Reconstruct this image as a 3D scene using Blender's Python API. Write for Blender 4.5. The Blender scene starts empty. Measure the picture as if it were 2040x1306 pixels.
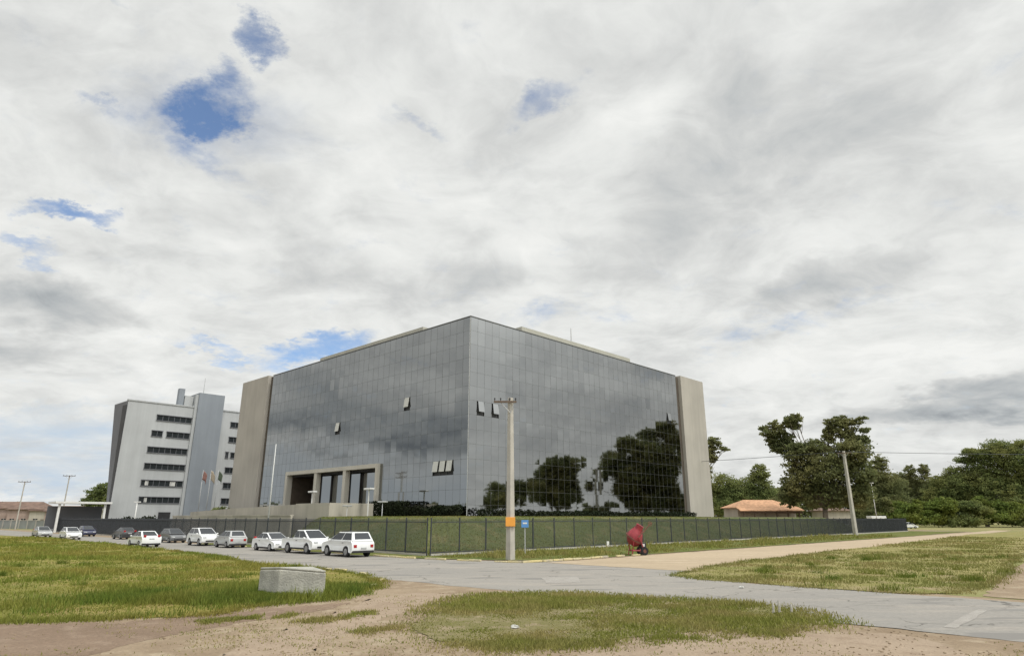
import bpy, bmesh, math, random
import numpy as np
from mathutils import Vector, Matrix
random.seed(7); rng = np.random.default_rng(7)
sc = bpy.context.scene
col = sc.collection
R = math.radians

# ------------------------------------------------------------------ camera geometry
W0, H0, F0, CZ, HOR = 2040, 1306, 1270.0, 2.5, 1031
PITCH = math.atan((HOR - H0/2)/F0)
cp, sp = math.cos(PITCH), math.sin(PITCH)
def ray(x, y):
    a, b = (x - W0/2)/F0, -(y - H0/2)/F0
    return Vector((a, cp - b*sp, sp + b*cp))
def gnd(x, y, z=0.0):
    r = ray(x, y); t = (z - CZ)/r.z
    return Vector((r.x*t, r.y*t, z))
def at(x, y, Y):
    r = ray(x, y); return Vector((0, 0, CZ)) + r*(Y/r.y)

cam = bpy.data.cameras.new('camera'); cam.sensor_width = 36; cam.lens = 36*F0/W0
cam.clip_start = .1; cam.clip_end = 6000
co = bpy.data.objects.new('camera', cam); col.objects.link(co)
co.location = (0, 0, CZ); co.rotation_euler = (R(90) + PITCH, 0, 0)
sc.camera = co

# street axes: N runs along the side street, M along the main street
A45 = R(45.6)
eN = Vector((math.cos(A45), math.sin(A45), 0)); eM = Vector((-math.sin(A45), math.cos(A45), 0))
def NM(n, m, z=0.0): return eN*n + eM*m + Vector((0, 0, z))
UP = Vector((0, 0, 1))

# ------------------------------------------------------------------ materials
def newmat(name):
    m = bpy.data.materials.new(name); m.use_nodes = True
    nt = m.node_tree; return m, nt, nt.nodes['Principled BSDF']
def mat(name, c, rough=.8, metal=0, var=.12, scale=3.0, bump=0.0, bscale=30.0, c2=None, spec=None, alpha=None):
    m, nt, b = newmat(name)
    tc = nt.nodes.new('ShaderNodeTexCoord')
    n = nt.nodes.new('ShaderNodeTexNoise'); n.inputs['Scale'].default_value = scale; n.inputs['Detail'].default_value = 6
    nt.links.new(tc.outputs['Object'], n.inputs['Vector'])
    r = nt.nodes.new('ShaderNodeValToRGB')
    lo = c2 if c2 else tuple(x*(1-var) for x in c); hi = c if c2 else tuple(min(1, x*(1+var)) for x in c)
    r.color_ramp.elements[0].position = .3; r.color_ramp.elements[1].position = .7
    r.color_ramp.elements[0].color = (*lo, 1); r.color_ramp.elements[1].color = (*hi, 1)
    nt.links.new(n.outputs['Fac'], r.inputs['Fac']); nt.links.new(r.outputs['Color'], b.inputs['Base Color'])
    b.inputs['Roughness'].default_value = rough; b.inputs['Metallic'].default_value = metal
    if spec is not None: b.inputs['Specular IOR Level'].default_value = spec
    if bump:
        n2 = nt.nodes.new('ShaderNodeTexNoise'); n2.inputs['Scale'].default_value = bscale; n2.inputs['Detail'].default_value = 5
        nt.links.new(tc.outputs['Object'], n2.inputs['Vector'])
        bp = nt.nodes.new('ShaderNodeBump'); bp.inputs['Strength'].default_value = bump; bp.inputs['Distance'].default_value = .05
        nt.links.new(n2.outputs['Fac'], bp.inputs['Height']); nt.links.new(bp.outputs['Normal'], b.inputs['Normal'])
    return m

def wall_mat(name, c, streak=.16, rough=.88):
    m, nt, b = newmat(name); L = nt.links.new; tc = nt.nodes.new('ShaderNodeTexCoord'); mp = nt.nodes.new('ShaderNodeMapping'); mp.inputs['Scale'].default_value = (1.3, 1.3, .07); L(tc.outputs['Object'], mp.inputs['Vector'])
    n1 = nt.nodes.new('ShaderNodeTexNoise'); n1.inputs['Scale'].default_value = 1.0; n1.inputs['Detail'].default_value = 8; n1.inputs['Roughness'].default_value = .7; L(mp.outputs['Vector'], n1.inputs['Vector'])
    n2 = nt.nodes.new('ShaderNodeTexNoise'); n2.inputs['Scale'].default_value = .22; n2.inputs['Detail'].default_value = 6; L(tc.outputs['Object'], n2.inputs['Vector'])
    ad = nt.nodes.new('ShaderNodeMath'); L(n1.outputs['Fac'], ad.inputs[0]); L(n2.outputs['Fac'], ad.inputs[1])
    mr = nt.nodes.new('ShaderNodeMapRange'); mr.inputs['From Min'].default_value = .75; mr.inputs['From Max'].default_value = 1.25; mr.inputs['To Min'].default_value = 1-streak; mr.inputs['To Max'].default_value = 1+streak*.6; L(ad.outputs[0], mr.inputs['Value'])
    vm = nt.nodes.new('ShaderNodeVectorMath'); vm.operation = 'SCALE'; vm.inputs[0].default_value = c; L(mr.outputs['Result'], vm.inputs['Scale']); L(vm.outputs['Vector'], b.inputs['Base Color']); b.inputs['Roughness'].default_value = rough
    return m

def ground_mat(name, cols, scales, speck=None, speck_scale=9, speck_amt=.35, bump=.4, rough=.95, stretch=None, cracks=0):
    """several noises blended in object space: cols = (a, b, c): a-b by the broad noise, then c by the middle one"""
    m, nt, b = newmat(name); L = nt.links.new
    tc = nt.nodes.new('ShaderNodeTexCoord'); v = tc.outputs['Object']
    if stretch:
        mp = nt.nodes.new('ShaderNodeMapping'); mp.inputs['Rotation'].default_value = (0, 0, stretch[0]); mp.inputs['Scale'].default_value = (stretch[1], stretch[2], 1)
        L(v, mp.inputs['Vector']); v = mp.outputs['Vector']
    def noise(s, d=6, rgh=.6):
        n = nt.nodes.new('ShaderNodeTexNoise'); n.inputs['Scale'].default_value = s; n.inputs['Detail'].default_value = d; n.inputs['Roughness'].default_value = rgh
        L(v, n.inputs['Vector']); return n.outputs['Fac']
    def ramp(f, lo, hi):
        r = nt.nodes.new('ShaderNodeMapRange'); r.inputs['From Min'].default_value = lo; r.inputs['From Max'].default_value = hi
        L(f, r.inputs['Value']); return r.outputs['Result']
    def mix(f, a, bb):
        x = nt.nodes.new('ShaderNodeMix'); x.data_type = 'RGBA'
        L(f, x.inputs['Factor'])
        for i, q in ((6, a), (7, bb)):
            if isinstance(q, tuple): x.inputs[i].default_value = (*q, 1)
            else: L(q, x.inputs[i])
        return x.outputs[2]
    c = mix(ramp(noise(scales[0]), .38, .62), cols[0], cols[1])
    c = mix(ramp(noise(scales[1]), .5, .68), c, cols[2])
    fine = noise(scales[2], 8, .75)
    f2 = nt.nodes.new('ShaderNodeMapRange'); f2.inputs['From Min'].default_value = .25; f2.inputs['From Max'].default_value = .75
    f2.inputs['To Min'].default_value = .72; f2.inputs['To Max'].default_value = 1.28; L(fine, f2.inputs['Value'])
    mul = nt.nodes.new('ShaderNodeVectorMath'); mul.operation = 'SCALE'; L(c, mul.inputs[0]); L(f2.outputs['Result'], mul.inputs['Scale'])
    c = mul.outputs['Vector']
    if speck:
        vo = nt.nodes.new('ShaderNodeTexVoronoi'); vo.inputs['Scale'].default_value = speck_scale; L(v, vo.inputs['Vector'])
        rr = nt.nodes.new('ShaderNodeMapRange'); rr.inputs['From Min'].default_value = .12; rr.inputs['From Max'].default_value = .2
        rr.inputs['To Min'].default_value = speck_amt; rr.inputs['To Max'].default_value = 0; L(vo.outputs['Distance'], rr.inputs['Value'])
        c = mix(rr.outputs['Result'], c, speck)
    if cracks:
        wn = nt.nodes.new('ShaderNodeTexNoise'); wn.inputs['Scale'].default_value = 1.3; wn.inputs['Detail'].default_value = 4; L(tc.outputs['Object'], wn.inputs['Vector'])
        wv = nt.nodes.new('ShaderNodeVectorMath'); wv.operation = 'MULTIPLY_ADD'; L(wn.outputs['Color'], wv.inputs[0]); wv.inputs[1].default_value = (1.6, 1.6, 0); L(tc.outputs['Object'], wv.inputs[2])
        vc = nt.nodes.new('ShaderNodeTexVoronoi'); vc.feature = 'DISTANCE_TO_EDGE'; vc.inputs['Scale'].default_value = .33; L(wv.outputs[0], vc.inputs['Vector'])
        cm = nt.nodes.new('ShaderNodeMapRange'); cm.inputs['From Min'].default_value = .004; cm.inputs['From Max'].default_value = .016; cm.inputs['To Min'].default_value = cracks; cm.inputs['To Max'].default_value = 0; L(vc.outputs['Distance'], cm.inputs['Value'])
        gt = ramp(noise(.4, 3), .45, .6); mm = nt.nodes.new('ShaderNodeMath'); mm.operation = 'MULTIPLY'; L(cm.outputs['Result'], mm.inputs[0]); L(gt, mm.inputs[1])
        c = mix(mm.outputs[0], c, (.09, .085, .075))
        c = mix(ramp(noise(.55, 2), .60, .63), c, (.215, .205, .19))
    L(c, b.inputs['Base Color']); b.inputs['Roughness'].default_value = rough; b.inputs['Specular IOR Level'].default_value = .2
    bp = nt.nodes.new('ShaderNodeBump'); bp.inputs['Strength'].default_value = bump; bp.inputs['Distance'].default_value = .06
    L(fine, bp.inputs['Height']); L(bp.outputs['Normal'], b.inputs['Normal'])
    return m

def leaf_mat(name, dark, light, warm, trans=.25, wscale=.15):
    m, nt, b = newmat(name); L = nt.links.new
    at_ = nt.nodes.new('ShaderNodeAttribute'); at_.attribute_name = 'tint'
    tc = nt.nodes.new('ShaderNodeTexCoord'); n = nt.nodes.new('ShaderNodeTexNoise'); n.inputs['Scale'].default_value = wscale; n.inputs['Detail'].default_value = 5
    L(tc.outputs['Object'], n.inputs['Vector'])
    mx = nt.nodes.new('ShaderNodeMix'); mx.data_type = 'RGBA'; mx.inputs[6].default_value = (*dark, 1); mx.inputs[7].default_value = (*light, 1)
    L(at_.outputs['Fac'], mx.inputs['Factor'])
    rp = nt.nodes.new('ShaderNodeMapRange'); rp.inputs['From Min'].default_value = .42; rp.inputs['From Max'].default_value = .64; L(n.outputs['Fac'], rp.inputs['Value'])
    m2 = nt.nodes.new('ShaderNodeMix'); m2.data_type = 'RGBA'; L(rp.outputs['Result'], m2.inputs['Factor']); L(mx.outputs[2], m2.inputs[6])
    wm = nt.nodes.new('ShaderNodeMix'); wm.data_type = 'RGBA'; wm.inputs[6].default_value = (*[x*.6 for x in warm], 1); wm.inputs[7].default_value = (*warm, 1)
    L(at_.outputs['Fac'], wm.inputs['Factor']); L(wm.outputs[2], m2.inputs[7])
    L(m2.outputs[2], b.inputs['Base Color']); b.inputs['Roughness'].default_value = .7; b.inputs['Specular IOR Level'].default_value = .15
    tr = nt.nodes.new('ShaderNodeBsdfTranslucent'); L(m2.outputs[2], tr.inputs['Color'])
    ms = nt.nodes.new('ShaderNodeMixShader'); ms.inputs['Fac'].default_value = trans
    L(b.outputs['BSDF'], ms.inputs[1]); L(tr.outputs['BSDF'], ms.inputs[2]); L(ms.outputs['Shader'], nt.nodes['Material Output'].inputs['Surface'])
    return m

def mirror_mat(name, c, var=.1, rough=.03):
    m, nt, b = newmat(name); L = nt.links.new
    a = nt.nodes.new('ShaderNodeAttribute'); a.attribute_name = 'tint'
    mx = nt.nodes.new('ShaderNodeMix'); mx.data_type = 'RGBA'
    mx.inputs[6].default_value = (*[x*(1-var) for x in c], 1); mx.inputs[7].default_value = (*[x*(1+var) for x in c], 1)
    L(a.outputs['Fac'], mx.inputs['Factor']); L(mx.outputs[2], b.inputs['Base Color'])
    b.inputs['Metallic'].default_value = 1; b.inputs['Roughness'].default_value = rough
    return m

MT = {}
MT['mirror'] = mirror_mat('mirror_glass', (.315, .322, .32), .05)
MT['mullion'] = mat('mullion_metal', (.115, .12, .12), .6, 0)
MT['core'] = mat('core_concrete', (.3, .29, .27), .9, 0, .1, .5)
MT['beige'] = wall_mat('beige_panel', (.40, .375, .335), .14)
MT['brownstrip'] = mat('brown_strip', (.085, .07, .055), .7, 0, .15, .6)
MT['screen'] = mat('roof_screen_panel', (.40, .395, .34), .75, 0, .08, .6)
MT['recessgrey'] = mat('recess_grey', (.055, .056, .06), .8, 0, .15, .6)
MT['portal'] = wall_mat('portal_stone', (.50, .475, .415), .12)
MT['cream'] = wall_mat('cream_render', (.45, .42, .355), .2)
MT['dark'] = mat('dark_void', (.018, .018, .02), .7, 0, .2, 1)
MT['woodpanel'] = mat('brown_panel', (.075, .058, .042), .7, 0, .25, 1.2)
MT['greywall'] = wall_mat('grey_render', (.42, .435, .44), .12)
MT['towergrey'] = wall_mat('blue_grey_cladding', (.225, .25, .28), .12, .6)
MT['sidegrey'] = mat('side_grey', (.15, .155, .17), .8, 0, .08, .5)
MT['glass'] = mat('dark_glass', (.02, .025, .028), .08, 0, .2, .6)
MT['blind'] = mat('pale_blind_sky_glint', (.55, .55, .52), .8, 0, .06, 2)
MT['white'] = mat('white_paint', (.7, .7, .68), .55, 0, .06, 2)
MT['concrete'] = mat('pole_concrete', (.42, .40, .355), .9, 0, .12, 1.5, .2, 25)
MT['boxconcrete'] = mat('block_concrete', (.47, .46, .40), .95, 0, .2, 2.2, .6, 18, c2=(.27, .265, .235))
MT['wood'] = mat('weathered_wood', (.13, .095, .07), .9, 0, .25, 4)
MT['iron'] = mat('dark_iron', (.045, .05, .058), .6, .1, .2, 3)
MT['steel'] = mat('galvanised_steel', (.42, .43, .43), .5, .3, .1, 4)
MT['palesteel'] = mat('pale_steel', (.52, .53, .52), .6, 0, .08, 2)
MT['orange'] = mat('orange_plate', (.75, .33, .05), .6, 0, .06, 4)
MT['blue'] = mat('blue_sign', (.10, .28, .62), .5, 0, .05, 4)
MT['terracotta'] = mat('terracotta_tile', (.54, .31, .18), .9, 0, .25, 1.6, .3, 9)
MT['brownroof'] = mat('old_brown_tile', (.16, .105, .08), .9, 0, .3, .8, .3, 9)
MT['rosewall'] = mat('rose_wall', (.33, .25, .22), .9, 0, .12, 1)
MT['oldwall'] = mat('bluish_block_wall', (.25, .265, .26), .9, 0, .16, .5)
MT['bark'] = mat('grey_bark', (.16, .135, .105), .95, 0, .3, 2, .4, 14)
MT['rubber'] = mat('tyre_rubber', (.015, .015, .016), .85, 0, .2, 8)
MT['rim'] = mat('alloy_rim', (.38, .38, .39), .35, .8, .1, 6)
MT['carglass'] = mat('car_glass', (.025, .03, .035), .05, 0, .1, 3)
MT['plastic'] = mat('black_plastic', (.02, .02, .022), .6, 0, .2, 6)
MT['lens_red'] = mat('tail_lens', (.35, .02, .02), .25, 0, .1, 6)
MT['lens_clear'] = mat('head_lens', (.65, .67, .68), .12, .2, .05, 6)
def paint(name, c):
    m = mat(name, c, .3, 0, .04, 2); m.node_tree.nodes['Principled BSDF'].inputs['Coat Weight'].default_value = .6; return m
MT['p_white'] = paint('white_car_paint', (.78, .79, .79)); MT['p_silver'] = paint('silver_car_paint', (.42, .43, .43))
MT['p_grey'] = paint('grey_car_paint', (.12, .125, .13)); MT['p_dark'] = paint('dark_car_paint', (.03, .032, .036)); MT['p_navy'] = paint('navy_car_paint', (.03, .035, .085))
MT['p_red'] = paint('red_bike_paint', (.42, .02, .04))
MT['jacket'] = mat('red_jacket', (.45, .055, .075), .8, 0, .25, 5); MT['trousers'] = mat('grey_trousers', (.085, .08, .09), .9, 0, .2, 6)
MT['skin'] = mat('skin', (.42, .25, .17), .6, 0, .06, 5); MT['boots'] = mat('boots', (.02, .018, .016), .7, 0, .2, 6)
MT['helmet'] = paint('maroon_helmet', (.16, .015, .025))
MT['leaf_dark'] = leaf_mat('leaf_dark', (.09, .105, .05), (.25, .28, .12), (.30, .285, .12), .5)
MT['leaf_mid'] = leaf_mat('leaf_mid', (.09, .12, .048), (.26, .31, .115), (.30, .31, .11), .5)
MT['leaf_fresh'] = leaf_mat('leaf_fresh', (.08, .12, .03), (.20, .26, .06), (.24, .26, .06), .3)
MT['hedge'] = leaf_mat('hedge_leaf', (.008, .013, .006), (.028, .04, .016), (.025, .03, .014), .1)
MT['grass_left'] = leaf_mat('grass_left', (.105, .135, .022), (.245, .28, .055), (.33, .29, .075), .3, .2)
MT['grass_right'] = leaf_mat('grass_right', (.12, .135, .032), (.27, .275, .085), (.37, .315, .13), .3, .2)
MT['grass_isle'] = leaf_mat('grass_isle', (.12, .14, .028), (.27, .28, .065), (.36, .31, .12), .3, .5)
MT['dirt'] = ground_mat('dirt', ((.30, .233, .16), (.228, .17, .113), (.345, .28, .20)), (.3, 1.3, 12), (.17, .125, .09), 7, .4)
MT['asphalt'] = ground_mat('asphalt', cracks=.8, *( ((.285, .268, .242), (.25, .238, .218), (.325, .298, .262)), (.15, .6, 22), (.4, .38, .34), 26, .3, .25), stretch=(A45 + math.pi/2, .35, 1.2))
MT['sand'] = ground_mat('sand', ((.43, .345, .24), (.37, .295, .205), (.46, .375, .27)), (.2, .8, 10), (.36, .27, .18), 6, .3, .3, stretch=(A45, .3, 1.2))
MT['soil_left'] = ground_mat('soil_left', ((.17, .175, .038), (.25, .215, .055), (.30, .23, .095)), (.12, .5, 14), (.06, .07, .015), 7, .6, .9)
MT['soil_right'] = ground_mat('soil_right', ((.20, .20, .06), (.27, .235, .09), (.33, .265, .15)), (.14, .5, 14), (.08, .09, .025), 7, .6, .9)
MT['soil_isle'] = ground_mat('soil_isle', ((.175, .165, .06), (.23, .20, .095), (.31, .25, .16)), (.6, 1.5, 16), (.09, .095, .03), 9, .7, .9)
MT['verge'] = ground_mat('verge', ((.085, .115, .025), (.13, .14, .035), (.2, .175, .06)), (.2, .8, 7), (.04, .05, .015), 3, .5, .6)
MT['berm'] = ground_mat('berm', ((.08, .10, .036), (.11, .125, .044), (.15, .145, .064)), (.12, .5, 5), (.04, .055, .02), 2.5, .5, .6)
MT['field'] = ground_mat('field', ((.22, .215, .085), (.27, .24, .11), (.17, .18, .06)), (.03, .12, 2), None)
MT['yard'] = ground_mat('yard', ((.2, .195, .18), (.17, .17, .155), (.23, .22, .2)), (.1, .5, 9), None)
MT['kerb'] = ground_mat('kerb', ((.55, .50, .33), (.62, .52, .26), (.42, .38, .3)), (.35, 1.1, 12), None)
MT['roadpaint'] = ground_mat('roadpaint', ((.36, .34, .31), (.31, .29, .265), (.28, .262, .238)), (1.6, 5, 30), None)

# ------------------------------------------------------------------ mesh helpers
class MB:
    def __init__(s): s.v = []; s.f = []; s.m = []; s.t = []
    def add(s, vs, fs, mi=0, t=.5):
        o = len(s.v); s.v += [tuple(p) for p in vs]; s.f += [tuple(i + o for i in f) for f in fs]; s.m += [mi]*len(fs); s.t += [t]*len(fs); return s
    def quad(s, a, b, c, d, mi=0, t=.5): return s.add((a, b, c, d), ((0, 1, 2, 3),), mi, t)
    def par(s, o, a, b, c, mi=0):
        o, a, b, c = map(Vector, (o, a, b, c))
        if a.cross(b).dot(c) < 0: a, b = b, a
        return s.add((o, o+a, o+a+b, o+b, o+c, o+a+c, o+a+b+c, o+b+c), ((3, 2, 1, 0), (4, 5, 6, 7), (0, 1, 5, 4), (1, 2, 6, 5), (2, 3, 7, 6), (3, 0, 4, 7)), mi)
    def box(s, x0, x1, y0, y1, z0, z1, mi=0): return s.par((x0, y0, z0), (x1-x0, 0, 0), (0, y1-y0, 0), (0, 0, z1-z0), mi)
    def tube(s, pts, rad, seg=8, mi=0, cap=True):
        pts = [Vector(p) for p in pts]; n = len(pts)
        if not isinstance(rad, (list, tuple)): rad = [rad]*n
        rings = []
        ref = Vector((0, 0, 1))
        for i, p in enumerate(pts):
            d = (pts[min(i+1, n-1)] - pts[max(i-1, 0)]).normalized()
            a = d.cross(ref if abs(d.z) < .95 else Vector((1, 0, 0))).normalized(); b = d.cross(a)
            rings.append([p + (a*math.cos(2*math.pi*k/seg) + b*math.sin(2*math.pi*k/seg))*rad[i] for k in range(seg)])
        vs = [q for r in rings for q in r]; fs = []
        for i in range(n-1):
            for k in range(seg):
                k2 = (k+1) % seg; fs.append((i*seg+k, i*seg+k2, (i+1)*seg+k2, (i+1)*seg+k))
        if cap: fs += [tuple(range(seg))[::-1], tuple(range((n-1)*seg, n*seg))]
        return s.add(vs, fs, mi)
    def prism(s, poly, ext, mi=0):
        n = len(poly); poly = [Vector(p) for p in poly]; e = Vector(ext)
        fs = [tuple(range(n))[::-1], tuple(range(n, 2*n))] + [(i, (i+1) % n, n+(i+1) % n, n+i) for i in range(n)]
        return s.add(poly + [p+e for p in poly], fs, mi)
    def ball(s, c, r, mi=0, seg=12, rings=8, sq=(1, 1, 1)):
        vs = []; fs = []
        for i in range(rings+1):
            th = math.pi*i/rings
            for k in range(seg):
                ph = 2*math.pi*k/seg
                vs.append((c[0]+r*sq[0]*math.sin(th)*math.cos(ph), c[1]+r*sq[1]*math.sin(th)*math.sin(ph), c[2]+r*sq[2]*math.cos(th)))
        for i in range(rings):
            for k in range(seg):
                k2 = (k+1) % seg; fs.append((i*seg+k, (i+1)*seg+k, (i+1)*seg+k2, i*seg+k2))
        return s.add(vs, fs, mi)
    def build(s, name, mats, parent=None, smooth=False, bevel=0, normals=True):
        me = bpy.data.meshes.new(name); me.from_pydata(s.v, [], s.f)
        mats = mats if isinstance(mats, (list, tuple)) else [mats]
        for m in mats: me.materials.append(MT[m] if isinstance(m, str) else m)
        me.polygons.foreach_set('material_index', s.m)
        a = me.attributes.new('tint', 'FLOAT', 'FACE'); a.data.foreach_set('value', s.t)
        if normals:
            bm = bmesh.new(); bm.from_mesh(me); bmesh.ops.recalc_face_normals(bm, faces=bm.faces[:]); bm.to_mesh(me); bm.free()
        if smooth: me.polygons.foreach_set('use_smooth', [True]*len(me.polygons))
        o = bpy.data.objects.new(name, me); col.objects.link(o)
        if parent: o.parent = parent
        if bevel:
            b = o.modifiers.new('bevel', 'BEVEL'); b.width = bevel; b.segments = 2; b.limit_method = 'ANGLE'; b.angle_limit = R(35)
        return o

def tag(o, label=None, cat=None, group=None, kind=None):
    if label: o['label'] = label
    if cat: o['category'] = cat
    if group: o['group'] = group
    if kind: o['kind'] = kind
    return o
def thing(name, loc, label, cat, rz=0, group=None):
    e = bpy.data.objects.new(name, None); col.objects.link(e); e.location = loc; e.rotation_euler = (0, 0, rz); e.empty_display_size = .3
    return tag(e, label, cat, group)
def dup(root, loc, rz, label, mats=None):
    kids = {}
    for o in list(col.objects): kids.setdefault(o.parent, []).append(o) if o.parent else None
    def cp_(o, par):
        c = o.copy(); col.objects.link(c)
        if par: c.parent = par
        if mats and c.type == 'MESH':
            for a, b in mats.items():
                for sl in c.material_slots:
                    if sl.material == MT[a]: sl.link = 'OBJECT'; sl.material = MT[b]
        for k in kids.get(o, []): cp_(k, c)
        return c
    r = cp_(root, None); r.location = loc; r.rotation_euler = (0, 0, rz); r['label'] = label
    return r

# smooth value noise for outlines and scatter
_g = rng.random((64, 64))
def vnoise(x, y):
    x = np.asarray(x, float); y = np.asarray(y, float)
    xi = np.floor(x).astype(int); yi = np.floor(y).astype(int); fx = x-xi; fy = y-yi
    fx = fx*fx*(3-2*fx); fy = fy*fy*(3-2*fy); g = lambda a, b: _g[a % 64, b % 64]
    return (g(xi, yi)*(1-fx)+g(xi+1, yi)*fx)*(1-fy)+(g(xi, yi+1)*(1-fx)+g(xi+1, yi+1)*fx)*fy
def fbm(x, y, s=1.0): return (vnoise(x*s, y*s)*.5 + vnoise(x*s*2.1+7, y*s*2.1)*.3 + vnoise(x*s*4.3+3, y*s*4.3+9)*.2)
def sstep(a, b, x):
    t = np.clip((x-a)/(b-a), 0, 1); return t*t*(3-2*t)

def rough_outline(pts, amp, step=.35):
    out = []; n = len(pts)
    for i in range(n):
        a, b = Vector(pts[i][:2]), Vector(pts[(i+1) % n][:2]); L = (b-a).length
        st = max(step, .012*((a+b)/2).length); st = max(.10, .006*((a+b)/2).length) if amp > .2 else st; k = max(1, int(L/st))
        nn = Vector((-(b-a).y, (b-a).x)).normalized()
        for j in range(k):
            p = a + (b-a)*(j/k)
            d = (float(fbm(p.x, p.y, .45))-.5)*2.2 + (float(fbm(p.x+31, p.y+11, 1.9))-.5)*1.1 + (float(fbm(p.x+5, p.y+71, 5.5))-.5)*1.0
            out.append(p + nn*d*amp)
    return out
def sheet(name, pts, z, m, amp=.3, step=.35):
    out = rough_outline(pts, amp, step) if amp else [Vector(p[:2]) for p in pts]
    me = bpy.data.meshes.new(name); bm = bmesh.new()
    f = bm.faces.new([bm.verts.new((p.x, p.y, z)) for p in out]); bmesh.ops.triangulate(bm, faces=[f])
    bm.normal_update()
    for q in bm.faces:
        if q.normal.z < 0: q.normal_flip()
    bm.to_mesh(me); bm.free(); me.materials.append(MT[m])
    o = bpy.data.objects.new(name, me); col.objects.link(o); o['kind'] = 'structure'
    return o, out

def inside(px, py, poly):
    x = np.array([p.x for p in poly]); y = np.array([p.y for p in poly]); c = np.zeros(len(px), bool); j = len(x)-1
    for i in range(len(x)):
        with np.errstate(divide='ignore', invalid='ignore'):
            k = ((y[i] > py) != (y[j] > py)) & (px < (x[j]-x[i])*(py-y[i])/(y[j]-y[i])+x[i])
        c ^= k; j = i
    return c

def blades_mesh(name, m, P, h, w, lean, tint, label=None, cat=None):
    n = len(P); a = rng.random(n)*2*np.pi; la = rng.random(n)*2*np.pi
    dx, dy = np.cos(a)*w/2, np.sin(a)*w/2
    V = np.zeros((n, 3, 3)); V[:, 0] = P; V[:, 1] = P; V[:, 2] = P
    V[:, 0, 0] -= dx; V[:, 0, 1] -= dy; V[:, 1, 0] += dx; V[:, 1, 1] += dy
    V[:, 2, 0] += np.cos(la)*lean*h; V[:, 2, 1] += np.sin(la)*lean*h; V[:, 2, 2] += h
    me = bpy.data.meshes.new(name); me.vertices.add(3*n); me.vertices.foreach_set('co', V.ravel())
    me.loops.add(3*n); me.loops.foreach_set('vertex_index', np.arange(3*n, dtype=np.int32))
    me.polygons.add(n); me.polygons.foreach_set('loop_start', np.arange(0, 3*n, 3, dtype=np.int32))
    me.update(calc_edges=True); me.attributes.new('tint', 'FLOAT', 'FACE').data.foreach_set('value', tint)
    me.materials.append(MT[m]); o = bpy.data.objects.new(name, me); col.objects.link(o)
    tag(o, label, cat, None, 'stuff'); return o

def grass(name, poly, m, label, dens, hgt, z=.02, maxd=110, lush=None, edge=.5, patch=(.22, 3.2, .08)):
    xs = [p.x for p in poly]; ys = [p.y for p in poly]
    x0, x1, y0, y1 = min(xs)-edge, max(xs)+edge, min(ys)-edge, max(ys)+edge
    N = int((x1-x0)*(y1-y0)*dens); N = min(N, 3000000)
    px = x0+rng.random(N)*(x1-x0); py = y0+rng.random(N)*(y1-y0); d = np.hypot(px, py)
    lv = fbm(px, py, .35); keep = rng.random(N) < np.minimum(1, (19/d)**1.75)*np.clip((lv+.18*(fbm(px+17, py+5, 2.2)-.5)-patch[0])*patch[1], patch[2], 1)
    keep &= d < maxd; px, py, d, lv = px[keep], py[keep], d[keep], lv[keep]
    k = inside(px+(rng.random(len(px))-.5)*edge, py+(rng.random(len(px))-.5)*edge, poly); px, py, d, lv = px[k], py[k], d[k], lv[k]
    n = len(px); sc_ = np.maximum(1, d/26)
    tall = .35+1.15*sstep(.38, .72, lv)
    if lush is not None: tall = tall*(1+lush(px, py))
    h = hgt*tall*(.55+rng.random(n)*.8)*np.minimum(sc_, 1.8)**.4
    w = (.018+rng.random(n)*.02)*sc_*1.25
    t = np.clip(rng.random(n)*.8+.2*sstep(.3, .7, lv)+.0, 0, 1)
    P = np.stack([px, py, np.full(n, z)], 1)
    return blades_mesh(name, m, P, h, w, rng.random(n)*.8, t, label, 'grass')

# ------------------------------------------------------------------ world: broken overcast sky
w = bpy.data.worlds.new('World'); sc.world = w; w.use_nodes = True; w.cycles.sampling_method = 'MANUAL'; w.cycles.sample_map_resolution = 512
nt = w.node_tree; nt.nodes.clear(); L = nt.links.new
SUN_EL, SUN_AZ = R(56), R(-38)          # azimuth of the sun measured from +X (it stands to the right and behind)
def put(i, v):
    if isinstance(v, (int, float)): i.default_value = v
    elif isinstance(v, (tuple, Vector)): i.default_value = tuple(v)
    else: L(v, i)
def M_(op, a, b=0.0, c=0.0, clamp=False):
    n = nt.nodes.new('ShaderNodeMath'); n.operation = op; n.use_clamp = clamp
    for i, v in enumerate((a, b, c)): put(n.inputs[i], v)
    return n.outputs[0]
def V_(op, a, b=(0, 0, 0), s=1.0):
    n = nt.nodes.new('ShaderNodeVectorMath'); n.operation = op; put(n.inputs[0], a)
    if op == 'SCALE': put(n.inputs['Scale'], s)
    else: put(n.inputs[1], b)
    return n.outputs['Value'] if op == 'DOT_PRODUCT' else n.outputs['Vector']
def SS(v, a, b):
    n = nt.nodes.new('ShaderNodeMapRange'); n.interpolation_type = 'SMOOTHSTEP'; put(n.inputs['Value'], v)
    n.inputs['From Min'].default_value = a; n.inputs['From Max'].default_value = b; return n.outputs['Result']
def NZ(vec, s, det=6, rgh=.5, dist=0.0, out='Fac'):
    n = nt.nodes.new('ShaderNodeTexNoise'); put(n.inputs['Vector'], vec); n.inputs['Scale'].default_value = s
    n.inputs['Detail'].default_value = det; n.inputs['Roughness'].default_value = rgh; n.inputs['Distortion'].default_value = dist
    return n.outputs[out]
tcw = nt.nodes.new('ShaderNodeTexCoord'); D = V_('NORMALIZE', tcw.outputs['Generated'])
sx = nt.nodes.new('ShaderNodeSeparateXYZ'); L(D, sx.inputs[0]); dz = M_('MAXIMUM', sx.outputs['Z'], 0.0)
den = M_('ADD', dz, .26)
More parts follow.
